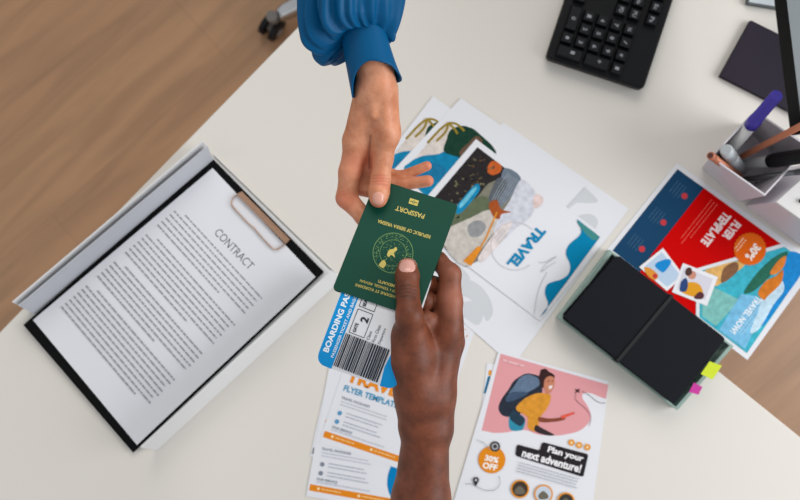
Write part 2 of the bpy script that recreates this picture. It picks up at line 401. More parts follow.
pr.poly(curve([(489, 204), (497, 200), (501, 209), (511, 212), (502, 214), (499, 219), (493, 216)]), photo(164, 82, 40))
pr.poly(stroke([(497, 212), (486, 238), (479, 250)], 1.8), photo(214, 140, 50))
pr.poly([(478, 246), (482, 248), (471, 266), (463, 261)], photo(222, 140, 46))
pr.done('photo_panel')
pr.poly([(577, 219)] + curve([(581, 228), (580, 235), (569, 245), (566, 254), (570, 264), (569, 273), (562, 279), (548, 284), (545, 293), (548, 303), (546, 311), (539, 317)], 6, False) + [(541, 316), (600, 237)], ink(8, 128, 172))
pr.poly(curve([(577, 221), (590, 229), (599, 237), (593, 240), (584, 232)]), ink(70, 138, 138))
pr.done('blue_wave')
pr.text('TRAVEL', 526.5, 247.5, (-.64, .77), 50, 11, ink(16, 134, 182), 0.045)
pr.done('lettering')
pr.poly(stroke([(515 + 24 * math.cos(a), 246 + 24 * math.sin(a)) for a in [0.9 + i * 0.22 for i in range(22)]], 0.6), ink(200, 196, 200))
pr.poly(stroke(curve([(538, 262), (545, 262), (557, 256), (546, 264), (541, 272), (549, 266), (556, 262)], 4, False), 0.6), ink(190, 190, 196))
pr.poly(stroke(curve([(547, 272), (541, 284), (537, 296), (534, 315)], 6, False), 0.6), ink(184, 186, 192))
pr.lines(509, 232, (-.64, .77), 16, 3, 3.2, 0.9, ink(196, 196, 200))
pr.done('line_drawing')

# pink adventure flyers
o, pr = sheet('flyer', [(487, 363), (609, 384), (585, 562), (465, 540)], Z, 'flyer hidden under the pink backpacker flyer, only its edges showing', 'flyer')
pr.poly([(489, 370), (492, 370.5), (491, 376), (488, 375)], ink(222, 150, 40)); pr.poly([(488, 376), (491, 376.5), (486, 394), (483.5, 393)], ink(30, 110, 150)); pr.done('edge_print')
AQ = [(499.5, 350.5), (607.5, 380), (565, 522), (457, 493)]
o, pr = sheet('flyer', [(498.5, 351), (608.5, 381), (573, 520), (449, 517)], Z * 3, 'pink Plan your next adventure! flyer showing a woman with a backpack', 'flyer')
def a5(x, y): return (480 + x / 5, 340 + y / 5)
pr.poly([a5(103, 68), a5(642, 224), a5(630, 294)] + [a5(*p) for p in curve([(600, 285), (550, 265), (518, 268), (512, 290), (535, 325), (552, 365), (545, 410), (500, 452), (430, 472), (370, 478), (290, 472), (235, 452), (180, 452), (130, 462), (70, 465)], 5, False)] + [a5(8, 452)], ink(222, 156, 160))
pr.done('pink_panel')
pr.poly([a5(*p) for p in curve([(300, 190), (270, 172), (230, 168), (190, 188), (165, 210), (140, 250), (108, 295), (92, 340), (110, 375), (150, 385), (200, 370), (260, 320), (310, 270)])], photo(44, 50, 62))
pr.poly([a5(*p) for p in curve([(290, 192), (240, 172), (200, 190), (175, 225), (145, 270), (180, 285), (220, 270), (260, 250), (296, 225)])], photo(98, 118, 142))
pr.poly([a5(*p) for p in curve([(165, 260), (130, 290), (135, 310), (175, 300), (240, 265)])], photo(66, 84, 108))
pr.poly([a5(*p) for p in curve([(150, 375), (200, 372), (225, 395), (222, 430), (205, 452), (150, 446)])], photo(52, 138, 166))
pr.poly([a5(*p) for p in curve([(165, 350), (200, 372), (225, 400), (200, 430), (150, 392)])], photo(42, 62, 78))
pr.poly([a5(*p) for p in curve([(320, 265), (352, 275), (350, 310), (330, 350), (300, 390), (285, 455), (240, 440), (235, 385), (180, 345), (215, 300), (270, 270)])], photo(214, 146, 52))
pr.poly([a5(*p) for p in curve([(295, 385), (340, 392), (400, 388), (425, 380), (422, 398), (380, 408), (320, 412), (292, 405)])], photo(132, 72, 52))
pr.poly([a5(*p) for p in curve([(280, 425), (310, 440), (370, 474), (330, 476), (275, 455)])], photo(56, 46, 50))
pr.poly([a5(*p) for p in curve([(312, 240), (300, 215), (294, 190), (300, 165), (306, 148), (330, 145), (345, 158), (368, 172), (372, 190), (345, 215)])], photo(58, 38, 38))
pr.poly([a5(*p) for p in curve([(330, 190), (352, 180), (370, 190), (373, 222), (358, 255), (338, 268), (322, 250), (320, 215)])], photo(196, 128, 100))
pr.poly([a5(*p) for p in curve([(338, 205), (346, 202), (347, 206), (339, 208)])], photo(70, 40, 36))
pr.poly([a5(*p) for p in curve([(358, 203), (367, 203), (367, 207), (359, 207)])], photo(70, 40, 36))
pr.poly([a5(*p) for p in curve([(345, 232), (362, 226), (358, 242), (346, 244)])], photo(240, 228, 226))
pr.poly([a5(403, 380), a5(470, 360), a5(474, 368), a5(410, 395)], photo(226, 92, 72))
pr.poly(stroke([a5(478, 246), a5(498, 262)], 1.2), photo(70, 40, 44)); pr.poly(stroke([a5(498, 246), a5(476, 264)], 1.2), photo(70, 40, 44))
pr.poly(stroke([a5(*p) for p in curve([(480, 268), (480, 300), (530, 345), (555, 385), (545, 430)], 6, False)], 0.5), photo(150, 100, 108))
pr.poly(stroke([a5(*p) for p in curve([(510, 255), (545, 275), (590, 310), (628, 316)], 6, False)], 0.5), photo(120, 110, 118))
pr.lines(*a5(115, 95), (.96, .27), 22, 1, 1, 2.0, ink(234, 190, 192), 0)
pr.done('backpacker_photo')
def a8(x, y): return (440 + x / 4.444, 400 + y / 4.444)
pr.poly([a8(*p) for p in ((348, 198), (436, 222), (444, 220), (452, 192), (462, 188), (655, 240), (658, 250), (638, 338), (628, 340), (342, 250), (335, 240), (340, 205))], ink(44, 40, 44))
pr.done('caption_box')
pr.text('Plan your', *a8(558, 243), (.96, .27), 37, 8.2, ink(238, 236, 238), 0.035)
pr.text('next adventure!', *a8(497, 270), (.96, .27), 61, 8.6, ink(238, 236, 238), 0.035)
pr.done('caption_lettering')
pr.poly(circ(491.8, 459.7, 13.6), ink(224, 138, 32)); pr.poly(circ(495, 446.5, 5.2), ink(62, 62, 66)); pr.poly(circ(495, 446.5, 3.4), ink(170, 170, 172)); pr.poly(circ(495, 446.5, 2.0), ink(62, 62, 66))
pr.text('30%', 491.8, 459, (.97, .22), 14, 6, ink(245, 240, 235), 0.04); pr.text('OFF', 490, 466.5, (.97, .22), 15, 6.4, ink(245, 240, 235), 0.04)
pr.done('price_badge')
for x, y in ((571.5, 442.6), (579.2, 445.2), (587.4, 447.2)): pr.poly(circ(x, y, 3.2), ink(226, 152, 52)); pr.poly(circ(x, y, 1.2), ink(240, 214, 170)); pr.done('orange_dot')
for x, y, r, c_ in ((520, 489, 9.2, (70, 58, 50)), (543.5, 494, 9.4, (196, 206, 218)), (566, 501, 8.6, (62, 60, 56))):
    pr.poly(circ(x, y, r), ink(226, 146, 40)); pr.poly(circ(x, y, r - 1.5), ink(*c_)); pr.poly(curve([(x - 5, y + 1), (x, y - 3), (x + 5, y + 2), (x + 3, y + 5), (x - 4, y + 5)]), ink(110, 104, 92)); pr.done('round_photo')
pr.poly(circ(476, 480, 3.0) , ink(50, 50, 54)); pr.poly([(473.2, 481), (478.8, 481), (475.4, 487)], ink(50, 50, 54)); pr.poly(circ(476, 480, 1.2), ink(200, 200, 204))
pr.done('map_pin')
pr.lines(*a8(352, 275), (.96, .27), 64, 4, 3.0, 0.9, ink(176, 178, 186), .05)
pr.poly(stroke(curve([(465, 484), (473, 484.5), (484, 490), (494, 490), (500, 484), (499, 476)], 6, False), 0.5), ink(140, 140, 146))
pr.poly(stroke(curve([(477, 440), (484, 443), (490, 450)], 6, False), 0.5), ink(150, 150, 156))
pr.done('small_print')

# flyer-template stack under the boarding pass
o, pr = sheet('flyer', [(378, 292), (478, 322), (426, 468), (328, 438)], Z * .5, 'flyer lowest under the dark-skinned hand, a corner with an orange mark showing', 'flyer')
pr.text('L', 466, 333, (.95, .3), 5, 7, ink(226, 130, 40), .05); pr.done('lettering')
o, pr = sheet('flyer', [(343, 307), (446, 331), (413, 480), (310, 456)], Z * 1.2, 'flyer with a dark photo strip, its left edge behind the upper orange-barred flyer', 'flyer')
pr.poly([(331, 372), (337, 373), (328, 405), (325, 404)], ink(120, 92, 84)); pr.poly(curve([(330, 375), (336, 376), (335, 384), (330, 388)]), ink(176, 86, 60))
pr.text('E', 314, 451, (.97, .23), 3, 6, ink(66, 70, 80), .03)
pr.done('photo_panel')
def template(c0, d, z, label, top, bar, grp, iconc):
    n = (-d[1], d[0])
    L = lambda u, v: (c0[0] + d[0] * u + (-n[0]) * v, c0[1] + d[1] * u - n[1] * v)   # u along the bottom edge, v upwards
    quad = [L(0, 0), L(106, 0), L(106, 153), L(0, 153)]
    o, pr = sheet('flyer', quad, z, label, 'flyer')
    pr.poly([L(2, 6), L(100, 6), L(100, 12.5), L(2, 12.5)], ink(226, 136, 34)); 
    pr.poly(circ(*L(11, 9.4), 1.4), ink(245, 220, 170)); pr.poly(circ(*L(52, 9.4), 1.4), ink(245, 220, 170))
    pr.lines(*L(14, 10), d, 20, 1, 1, 1.1, ink(240, 200, 140), 0); pr.lines(*L(55, 10), d, 22, 1, 1, 1.1, ink(240, 200, 140), 0)
    pr.done('orange_bar')
    ccx, ccy = L(98, 33)
    a0 = math.atan2(d[1], d[0])
    pr.poly([L(98 + 21 * math.cos(a), 34 + 27 * math.sin(a)) for a in [math.radians(90 + i * 6) for i in range(31)]], ink(10, 126, 186))
    pr.done('blue_disc')
    pr.text('TRAVEL', *L(37, 72.5 + top), d, 62, 12.5, ink(230, 140, 38), .05)
    pr.text('FLYER TEMPLATE', *L(35, 59.5 + top), d, 57, 6.2, ink(70, 150, 190), .03)
    pr.done('lettering')
    pr.text('TRAVEL PACKAGES', *L(22, 49.5 + top), d, 30, 2.6, ink(138, 146, 158), .02)
    pr.lines(*L(8, 46 + top), d, 52, 2, 3.2, 0.8, ink(178, 184, 194), .1)
    for k in (0, 1):
        pr.poly(circ(*L(10.5, 34 - 9 * k), 2.3), iconc); pr.lines(*L(17, 36.5 - 9 * k), d, 42, 2, 3.4, 0.9, ink(166, 172, 184), .2)
    pr.text('OUR SERVICE', *L(18, 18.8), d, 21, 2.6, ink(138, 146, 158), .02)
    pr.lines(*L(8, 16.2), d, 56, 1, 2, 0.8, ink(178, 184, 194), .1)
    pr.done('small_print')
template((306, 496), (.984, .176), Z * 2, 'white flyer with orange bar and blue disc, lowest in the frame beside the dark forearm', 0, 0, None, ink(130, 138, 150))
template((319, 442), (.948, .318), Z * 3, 'TRAVEL FLYER TEMPLATE sheet with orange bar directly below the boarding pass', 0, 0, None, ink(90, 150, 190))

# red and navy flyer
o, pr = sheet('flyer', [(677, 163), (818, 263), (747.5, 360), (606, 251)], Z, 'navy and red FLYER TEMPLATE flyer with 30% badge, partly under the black notebook', 'flyer')
pr.poly([(677.5, 169), (704, 188), (652, 254), (640, 272), (612.5, 250.5)], ink(28, 68, 102))
for x, y in ((684.5, 196), (663.5, 222.5), (642, 249)):
    pr.poly(circ(x, y, 3.1), ink(196, 62, 70)); pr.lines(x - 6, y - 15, (-.62, .78), 15, 4, -3.4, 0.9, ink(64, 98, 128), .1)
pr.done('navy_band')
pr.poly([(704, 188), (781, 244), (696.5, 268.5), (696, 316), (640, 272), (652, 254)], ink(206, 4, 4))
pr.lines(712, 200, (-.62, .78), 54, 3, -3.6, 0.8, ink(232, 96, 84), .2)
pr.done('red_panel')
dd = (-.62, .785)
pr.text('FLYER', 731.5, 230.5, dd, 21, 9, ink(244, 222, 220), .05); pr.text('TEMPLATE', 716, 229, dd, 39, 9.5, ink(244, 222, 220), .05)
pr.done('lettering')
pr.poly([(784, 246.5), (808, 264), (747, 353), (699.5, 317), (700, 271)], photo(64, 176, 196))
pr.poly(curve([(706, 270), (738, 261), (744, 266), (730, 276), (716, 286), (704, 282)]), photo(226, 178, 104))
pr.poly(curve([(724, 268), (736, 262), (738, 270), (728, 280), (721, 282)]), photo(134, 94, 66))
pr.poly([(703, 282), (740, 300), (716, 326), (702, 316)], photo(128, 190, 184))
pr.poly(curve([(744, 292), (758, 272), (776, 256), (788, 252), (780, 266), (764, 282), (752, 292)]), photo(44, 106, 86))
pr.poly(curve([(790, 252), (806, 264), (780, 304), (762, 326), (766, 300), (780, 278)]), photo(30, 136, 206))
pr.poly([(741, 294), (756, 296), (764, 310), (745, 349), (719, 330)], photo(120, 186, 222))
pr.poly(curve([(764, 294), (780, 280), (784, 290), (774, 304), (766, 318), (758, 330), (750, 332), (758, 312)]), photo(196, 222, 236))
pr.poly(curve([(758, 293), (766, 281), (776, 276), (783, 270), (781, 283), (768, 296), (764, 300)]), photo(214, 122, 40))
pr.poly(curve([(770, 273), (778, 261), (786, 256), (784, 266), (776, 274)]), photo(222, 130, 52))
pr.done('sea_photo')
pr.poly([(782.5, 243.5), (785.5, 246.5), (699.5, 271), (699.5, 318), (696, 315), (696.5, 268.5)], ink(232, 232, 236)); pr.done('white_stripe')
pr.text('TRAVEL NOW!', 746, 315, (-.61, .79), 45, 7, ink(232, 240, 246), .04)
pr.lines(767, 303, (-.61, .79), 44, 3, 3.4, 0.8, ink(176, 212, 234), .1)
pr.done('slogan')
n_ = 26
pr.poly([(750 + (16.6 if i % 2 else 15.6) * math.cos(i * math.pi / n_), 249 + (16.6 if i % 2 else 15.6) * math.sin(i * math.pi / n_)) for i in range(2 * n_)], ink(232, 104, 24))
pr.text('30%', 753, 252, dd, 17, 9, ink(248, 236, 226), .05); pr.lines(746.5, 240, dd, 15, 2, 3, 1.2, ink(244, 196, 160), .1)
pr.done('price_badge')
pr.poly([(663, 248), (684, 276), (667, 291), (639, 267)], ink(236, 236, 240)); pr.poly([(662, 252), (681, 276), (667, 287), (644, 267)], ink(188, 208, 230))
pr.poly(curve([(655, 266), (658, 262), (668, 259), (671, 263), (664, 272), (660, 271)]), ink(32, 138, 208)); pr.poly(curve([(644, 268), (650, 268), (658, 275), (655, 280), (648, 276)]), ink(226, 150, 60)); pr.poly(circ(655, 276, 2.4), ink(200, 60, 60))
pr.poly([(683, 263), (718, 277), (707, 306), (672, 292)], ink(236, 236, 240)); pr.poly([(684, 267), (713, 279), (705, 300), (677, 289)], ink(216, 214, 224))
pr.poly(curve([(686, 284), (692, 282), (700, 285), (703, 295), (695, 297), (682, 292)]), ink(226, 158, 44)); pr.poly(circ(692, 275, 4.2), ink(204, 142, 120)); pr.poly(curve([(687, 268), (691, 268), (692, 273), (688, 276), (685, 273)]), ink(84, 60, 54))
pr.poly(curve([(681, 282), (686, 278), (688, 284), (686, 291), (680, 291)]), ink(50, 74, 124)); pr.poly(curve([(699, 292), (704, 294), (702, 299), (694, 298)]), ink(92, 52, 60))
pr.done('polaroid_prints')

# ------------------------------------------------------------ green box-book and black notebook
def rounded(quad, r, n=5):
    out = []
    for i in range(4):
        p = Vector(quad[i]).to_2d(); a = (Vector(quad[i - 1]).to_2d() - p).normalized(); b = (Vector(quad[(i + 1) % 4]).to_2d() - p).normalized()
        for k in range(n + 1):
            t = k / n; q = (p + a * r) * (1 - t) ** 2 + p * 2 * t * (1 - t) + (p + b * r) * t * t; out.append((q.x, q.y))
    return out
M_green = mat('sage_card', (150, 174, 165), 0.6, bump=0.1, bscale=500)
gb = thing('shallow_box', P(645, 333, 0.001), 'sage green shallow box lying under the black notebook', 'box')
gq = [(610, 250), (733, 346), (677, 410), (558, 318)]
ZG = 0.0008
bm = bmesh.new(); slab(bm, gq, ZG, ZG + 0.003, zpx=0.018); mesh_obj('box_base', bm, M_green, gb)
bm = bmesh.new(); gpts = [P(x, y, 0.018) for x, y in gq]; cc = sum(gpts, Vector()) / 4
for i in range(4):
    a, b = gpts[i], gpts[(i + 1) % 4]; ia = a + (cc - a) * 0.045; ib = b + (cc - b) * 0.045
    prism(bm, [Vector((v.x, v.y, ZG + 0.003)) for v in (a, b, ib, ia)], [Vector((v.x, v.y, 0.020)) for v in (a, b, ib, ia)])
mesh_obj('box_rim', bm, M_green, gb)
nb = thing('notebook', P(645, 333, 0.021), 'black elastic-banded notebook with coloured page tabs, lying on the sage green box', 'notebook')
nq = [(617.5, 254.5), (726.5, 339), (674, 404.5), (563.5, 317)]
M_nb = mat('black_leatherette', (8, 11, 20), 0.6, spec=.18, bump=0.35, bscale=1400)
bm = bmesh.new(); slab(bm, rounded(nq, 5), 0.0365, 0.039); mesh_obj('cover', bm, M_nb, nb, bevel=0.0009)
bm = bmesh.new(); slab(bm, rounded(nq, 5), 0.0205, 0.0225, zpx=0.039); mesh_obj('back_cover', bm, M_nb, nb, bevel=0.0006)
def shrink(q, k):
    cx = sum(p[0] for p in q) / 4; cy = sum(p[1] for p in q) / 4; return [(cx + (x - cx) * k, cy + (y - cy) * k) for x, y in q]
bm = bmesh.new(); slab(bm, shrink(nq, .965), 0.0226, 0.0364, zpx=0.039); mesh_obj('page_block', bm, mat('dark_grey_pages', (60, 62, 66), 0.8), nb)  # page block coloured an even dark grey
bm = bmesh.new()
a, b = P(672, 296, 0.0393), P(617, 361.5, 0.0393); e = Vector((-(b - a).y, (b - a).x, 0)).normalized() * 0.0022
prism(bm, [a - e, b - e, b + e, a + e], [v + Vector((0, 0, 0.0011)) for v in (a - e, b - e, b + e, a + e)])
for q in (a, b):
    o_ = (q - (a + b) / 2).normalized() * 0.0012
    prism(bm, [q - e, q + e, q + e + o_, q - e + o_], [Vector((v.x, v.y, 0.021)) for v in (q - e, q + e, q + e + o_, q - e + o_)])
mesh_obj('elastic_band', bm, mat('black_elastic', (14, 15, 18), 0.7, bump=0.3, bscale=1500), nb)
for nm, pts, c_ in (('page_tab', [(709.7, 361.2), (722, 365.7), (712.5, 379.7), (700.8, 374)], (206, 222, 30)), ('page_tab', [(694, 382.5), (702.5, 387), (698.5, 394.8), (689, 392)], (196, 42, 150))):
    bm = bmesh.new(); slab(bm, pts, 0.0392 if False else 0.0405, 0.0407); t = mesh_obj(nm, bm, mat('tab_%d' % c_[0], c_, 0.5), nb)
    t['label'] = 'yellow-green sticky tab' if c_[0] == 206 else 'magenta sticky tab'

# ------------------------------------------------------------ keyboard
KO = Vector((546, 57.5)); KU = Vector((.950, .312)); KV = Vector((.312, -.950))
kp = lambda u, v: tuple(KO + KU * u + KV * v)
kb = thing('keyboard', P(*kp(50, 60), 0.0), 'black computer keyboard at the top, number pad end towards the papers', 'keyboard')
bm = bmesh.new(); slab(bm, rounded([kp(0, 0), kp(103, 0), kp(103, 330), kp(0, 330)], 6), 0.0015, 0.0185); mesh_obj('case', bm, mat('keyboard_case', (14, 15, 18), 0.5, spec=.2, bump=0.1, bscale=1200), kb, bevel=0.003)
M_key = mat('key_plastic', (17, 18, 22), 0.42, spec=.25, bump=0.1, bscale=1500); M_leg2 = ink(150, 154, 160)
key_src = {}
def key(u, v, uw, vw, legend=None):
    k_ = (round(uw, 1), round(vw, 1))
    c = P(*kp(u, v), 0.0255)
    if k_ not in key_src:
        bm = bmesh.new()
        def q(s, z): 
            out = []
            for a, b in ((-1, -1), (1, -1), (1, 1), (-1, 1)):
                w_ = P(*kp(u + a * (uw / 2 - s), v + b * (vw / 2 - s)), 0.0255); out.append(Vector((w_.x - c.x, w_.y - c.y, z)))
            return out
        prism(bm, q(0.5, 0.0), q(1.9, 0.0075))
        bmesh.ops.recalc_face_normals(bm, faces=bm.faces); me = bpy.data.meshes.new('key'); bm.to_mesh(me); bm.free(); me.materials.append(M_key)
        key_src[k_] = me
    o = bpy.data.objects.new('key', key_src[k_]); COL.objects.link(o); o.parent = kb; o.location = Vector((c.x, c.y, 0.0186)) - origin_of(kb)
    if legend:
        bm = bmesh.new(); p2 = Printed(lambda x, y, off: P(x, y, 0.0262 + off), kb)
        x, y = kp(u, v)
        p2.text(legend, x + (uw - 14) * .2, y, (-KV[0], -KV[1]), 2.6 * min(len(legend), 3) + .6, 4.2, M_leg2, 0.02)
        p2.parent = o; p2.done('legend')
RU = [14.2, 28.4, 42.6, 56.8, 71.0, 89.0]; CV = [12, 25.6, 39.2, 52.8]
key(21.3, CV[0], 27.5, 13, '|'); key(49.7, CV[0], 27.5, 13, '+'); key(RU[4], CV[0], 13.5, 13, '-')
for r, t in enumerate(['.', '3', '6', '9', '*']): key(RU[r], CV[1], 13.5, 13, t)
key(RU[0], (CV[2] + CV[3]) / 2, 13.5, 26.6, '0')
for r, t in ((1, '2'), (2, '5'), (3, '8'), (4, '/')): key(RU[r], CV[2], 13.5, 13, t)
for r, t in ((1, '1'), (2, '4'), (3, '7'), (4, 'N')): key(RU[r], CV[3], 13.5, 13, t)
NV = [69, 82.6, 96.2]
for c_, t in zip(NV, ('>', 'v', '<')): key(RU[0], c_, 13.5, 13, t)
key(RU[1], NV[1], 13.5, 13, '^')
for c_, t in zip(NV, ('PD', 'En', 'De')): key(RU[3], c_, 13.5, 13, t)
for c_, t in zip(NV, ('PU', 'Ho', 'In')): key(RU[4], c_, 13.5, 13, t)
for c_, t in zip(NV, ('Pa', 'Sc', 'Pr')): key(RU[5], c_, 13.5, 13, t)
for r in range(6):
    v0 = 112
    first = {0: 20, 1: 34, 2: 28, 3: 21, 4: 27, 5: 13.6}[r]; key(RU[r], v0 + first / 2, 13.5, first - .6)
    v = v0 + first
    while v < 300:
        wv = 82 if (r == 0 and 170 < v < 200) else 13.6
        if v + wv > 316: break
        key(RU[r], v + wv / 2, 13.5, wv - .6); v += wv

# ------------------------------------------------------------ dark wallet, phone, monitor
wl = thing('folder', P(760, 70, 0), 'thin dark purple-black folder lying beneath the monitor edge', 'folder')
M_w = mat('dark_aubergine', (40, 33, 46), 0.5, spec=.2, bump=0.15, bscale=700)
wq = [(751, 20), (836, 62), (803, 118), (720, 76)]
bm = bmesh.new(); slab(bm, wq, 0.0006, 0.003, zpx=0.008); mesh_obj('back_cover', bm, M_w, wl)
bm = bmesh.new(); slab(bm, shrink(wq, .97), 0.0031, 0.0055, zpx=0.008); mesh_obj('pages', bm, mat('tan_pages', (150, 120, 100), 0.8), wl)
bm = bmesh.new(); slab(bm, wq, 0.0056, 0.008); mesh_obj('cover', bm, M_w, wl, bevel=0.0008)
tb = thing('tablet_computer', P(770, -30, 0), 'pale tablet with dark rim at the top edge of the frame by the monitor', 'tablet')
tq = rounded([(746.5, 4), (758, -60), (838, -46), (826, 17)], 3)
bm = bmesh.new(); slab(bm, tq, 0.0006, 0.0075); mesh_obj('case', bm, mat('slate_case', (82, 88, 90), 0.5), tb, bevel=0.001)
bm = bmesh.new(); slab(bm, [(749, 2), (760, -57), (835, -44), (824, 14)], 0.0076, 0.008); mesh_obj('screen', bm, mat('pale_glass', (196, 204, 208), 0.2), tb)

mo = thing('monitor', P(860, 60, 0), 'black-framed computer monitor standing at the right edge of the frame', 'monitor')
# bottom-near corner and bottom-far corner of the front, screen leans back
A = P(789.5, 136, 0.11); Bf = P(773, 0, 0.11); dv = (Bf - A).normalized(); Bc = A + dv * 0.54
up = Vector((0.16, 0.03, 1)).normalized(); nrm = dv.cross(up).normalized()
if nrm.x > 0: nrm = -nrm
def mp_(s, t, o_=0.0): return A + dv * s + up * t + nrm * o_
bm = bmesh.new(); W_, H_ = 0.54, 0.33
prism(bm, [mp_(0, 0, -.02), mp_(W_, 0, -.02), mp_(W_, H_, -.02), mp_(0, H_, -.02)], [mp_(0, 0, 0), mp_(W_, 0, 0), mp_(W_, H_, 0), mp_(0, H_, 0)])
mesh_obj('monitor_case', bm, mat('monitor_black', (5, 5, 7), 0.5, spec=.15), mo, bevel=0.003)
bm = bmesh.new(); b_ = 0.012; bb_ = 0.028
prism(bm, [mp_(b_, bb_, .0001), mp_(W_ - b_, bb_, .0001), mp_(W_ - b_, H_ - b_, .0001), mp_(b_, H_ - b_, .0001)], [mp_(b_, bb_, .0006), mp_(W_ - b_, bb_, .0006), mp_(W_ - b_, H_ - b_, .0006), mp_(b_, H_ - b_, .0006)])
mesh_obj('screen', bm, mat('lit_screen', (150, 158, 162), 0.3, emit=0.35), mo)
mc = mp_(W_ / 2, 0.1, -.02)
bm = bmesh.new(); tube(bm, [mc, mc + Vector((.05, 0.006, -.02)), Vector((mc.x + .12, mc.y, 0.01))], [.02, .018, .018]); mesh_obj('stand_neck', bm, M_black, mo)
bm = bmesh.new(); fc = Vector((mc.x + .12, mc.y, 0)); prism(bm, [fc + Vector((.1 * math.cos(i * .3142), .1 * math.sin(i * .3142), .0006)) for i in range(20)], [fc + Vector((.095 * math.cos(i * .3142), .095 * math.sin(i * .3142), .011)) for i in range(20)]); mesh_obj('stand_foot', bm, M_black, mo)

# ------------------------------------------------------------ pen holder and pens
def dn(x, y, z=0.1): return P(x, y, z)
ph = thing('pen_holder', P(730, 160, 0), 'white square pen holder full of pens, behind the red flyer', 'pen holder')
rim = [P(765, 196, .1), P(810, 147, .1), P(755, 110, .1), P(710, 157, .1)]; cc = sum(rim, Vector()) / 4; th = 0.0022
M_ph = mat('holder_white', (214, 210, 216), 0.35)
foot = [P(738, 201.5, 0), P(778, 159, 0), P(742, 124, 0), P(702, 167, 0)]; fc_ = sum(foot, Vector()) / 4
bm = bmesh.new(); prism(bm, [Vector((v.x, v.y, 0.0006)) for v in foot], [Vector((v.x, v.y, 0.004)) for v in foot]); mesh_obj('base', bm, M_ph, ph)
for i in range(4):
    a, b = rim[i], rim[(i + 1) % 4]; ia = a + (cc - a).normalized() * th * 1.4; ib = b + (cc - b).normalized() * th * 1.4
    fa, fb = foot[i], foot[(i + 1) % 4]; ifa = fa + (fc_ - fa).normalized() * th * 1.4; ifb = fb + (fc_ - fb).normalized() * th * 1.4
    bm = bmesh.new(); prism(bm, [Vector((v.x, v.y, 0.0041)) for v in (fa, fb, ifb, ifa)], [Vector((v.x, v.y, 0.1)) for v in (a, b, ib, ia)]); mesh_obj('side_wall', bm, M_ph, ph)
b2 = thing('storage_box', P(790, 205, 0), 'white lidded box right of the pen holder, cut by the right frame edge', 'box')
rq = [P(776, 202, .1), P(841, 248, .1), P(887, 206, .1), P(822, 160, .1)]
bm = bmesh.new(); prism(bm, [Vector((v.x, v.y, 0.0006)) for v in rq], [Vector((v.x, v.y, 0.094)) for v in rq]); mesh_obj('box_body', bm, M_ph, b2, bevel=.001)
bm = bmesh.new(); prism(bm, [Vector((v.x, v.y, 0.0945)) for v in rq], [Vector((v.x, v.y, 0.1)) for v in rq]); ld = mesh_obj('lid', bm, mat('lid_white', (224, 222, 220), 0.4), b2, bevel=.001)
bm = bmesh.new(); c = P(801, 201, .1); lathe(bm, (c.x, c.y, .1001), (c.x, c.y, .104), [(0, .0028), (1, .0028)]); mesh_obj('knob', bm, M_black, ld)

def pen(name, a, b, label, cat, parts):
    a, b = P(*a), P(*b); t = thing(name, a, label, cat)
    for nm, s0, s1, prof, m in parts:
        bm = bmesh.new(); lathe(bm, a.lerp(b, s0), a.lerp(b, s1), prof); mesh_obj(nm, bm, m, t)
    for c_ in t.children:
        for p in c_.data.polygons: p.use_smooth = len(p.vertices) == 4
        c_.data.update()
    return t
M_pw = mat('pen_white', (216, 214, 212), 0.4); M_pur = mat('violet_plastic', (62, 48, 160), 0.35); M_copp = mat('copper_paint', (190, 116, 84), 0.4, 0.2)
mk = pen('marker', (717, 165, .012), (777, 95, .17), 'white marker with a violet cap leaning out of the pen holder', 'marker',
    [('barrel', 0, .6, [(0, .005), (.02, .0076), (1, .0076)], M_pw), ('cap', .6, 1, [(0, .0088), (.2, .0088), (.22, .0078), (.985, .0074), (1, .0068)], M_pur), ])
pen('pencil', (724, 166, .012), (818, 117, .185), 'slim copper-brown pencil leaning right out of the pen holder', 'pencil',
    [('shaft', .05, 1, [(0, .0042), (1, .0042)], M_copp), ('tip', 0, .05, [(0, .0005), (1, .0042)], mat('pencil_wood', (190, 150, 110), .7))])
pen('pen', (742, 178, .012), (710.5, 155.5, .118), 'short copper pen with a dark open end, leaning over the left rim of the holder', 'pen',
    [('barrel', 0, .93, [(0, .003), (.1, .0048), (1, .0048)], M_copp), ('end_cap', .93, 1.0, [(0, .005), (.9, .005), (1, .0042)], M_copp), ('end_hole', 1.0, 1.004, [(0, .0034), (1, .003)], mat('dark_brown', (86, 50, 42), .6))])
pen('highlighter', (742, 170, .012), (726, 150, .112), 'pale grey translucent highlighter beside the copper pen in the holder', 'highlighter',
    [('barrel', 0, .7, [(0, .006), (.05, .0078), (1, .0078)], mat('frosted_grey', (170, 176, 180), .3)), ('cap', .7, 1, [(0, .0086), (.9, .0082), (1, .006)], mat('frosted_grey_light', (188, 194, 198), .25))])
pen('marker', (738, 166, .012), (822, 153, .16), 'black-capped grey marker pointing right out of the pen holder', 'marker',
    [('barrel', 0, .42, [(0, .006), (.05, .0078), (.9, .0078), (1, .0062)], mat('grey_barrel', (168, 172, 174), .35)), ('cap', .42, 1, [(0, .0088), (.1, .0096), (.95, .0092), (1, .006)], M_black)])
pen('pen', (741, 180, .012), (812, 170, .135), 'thin dark grey pen lowest in the holder, under the black-capped marker', 'pen',
    [('barrel', 0, .8, [(0, .001), (.08, .0036), (1, .0036)], mat('slate_grey', (112, 114, 118), .3, .4)), ('cap', .8, 1, [(0, .0042), (.95, .004), (1, .003)], mat('slate_grey', (112, 114, 118)))])

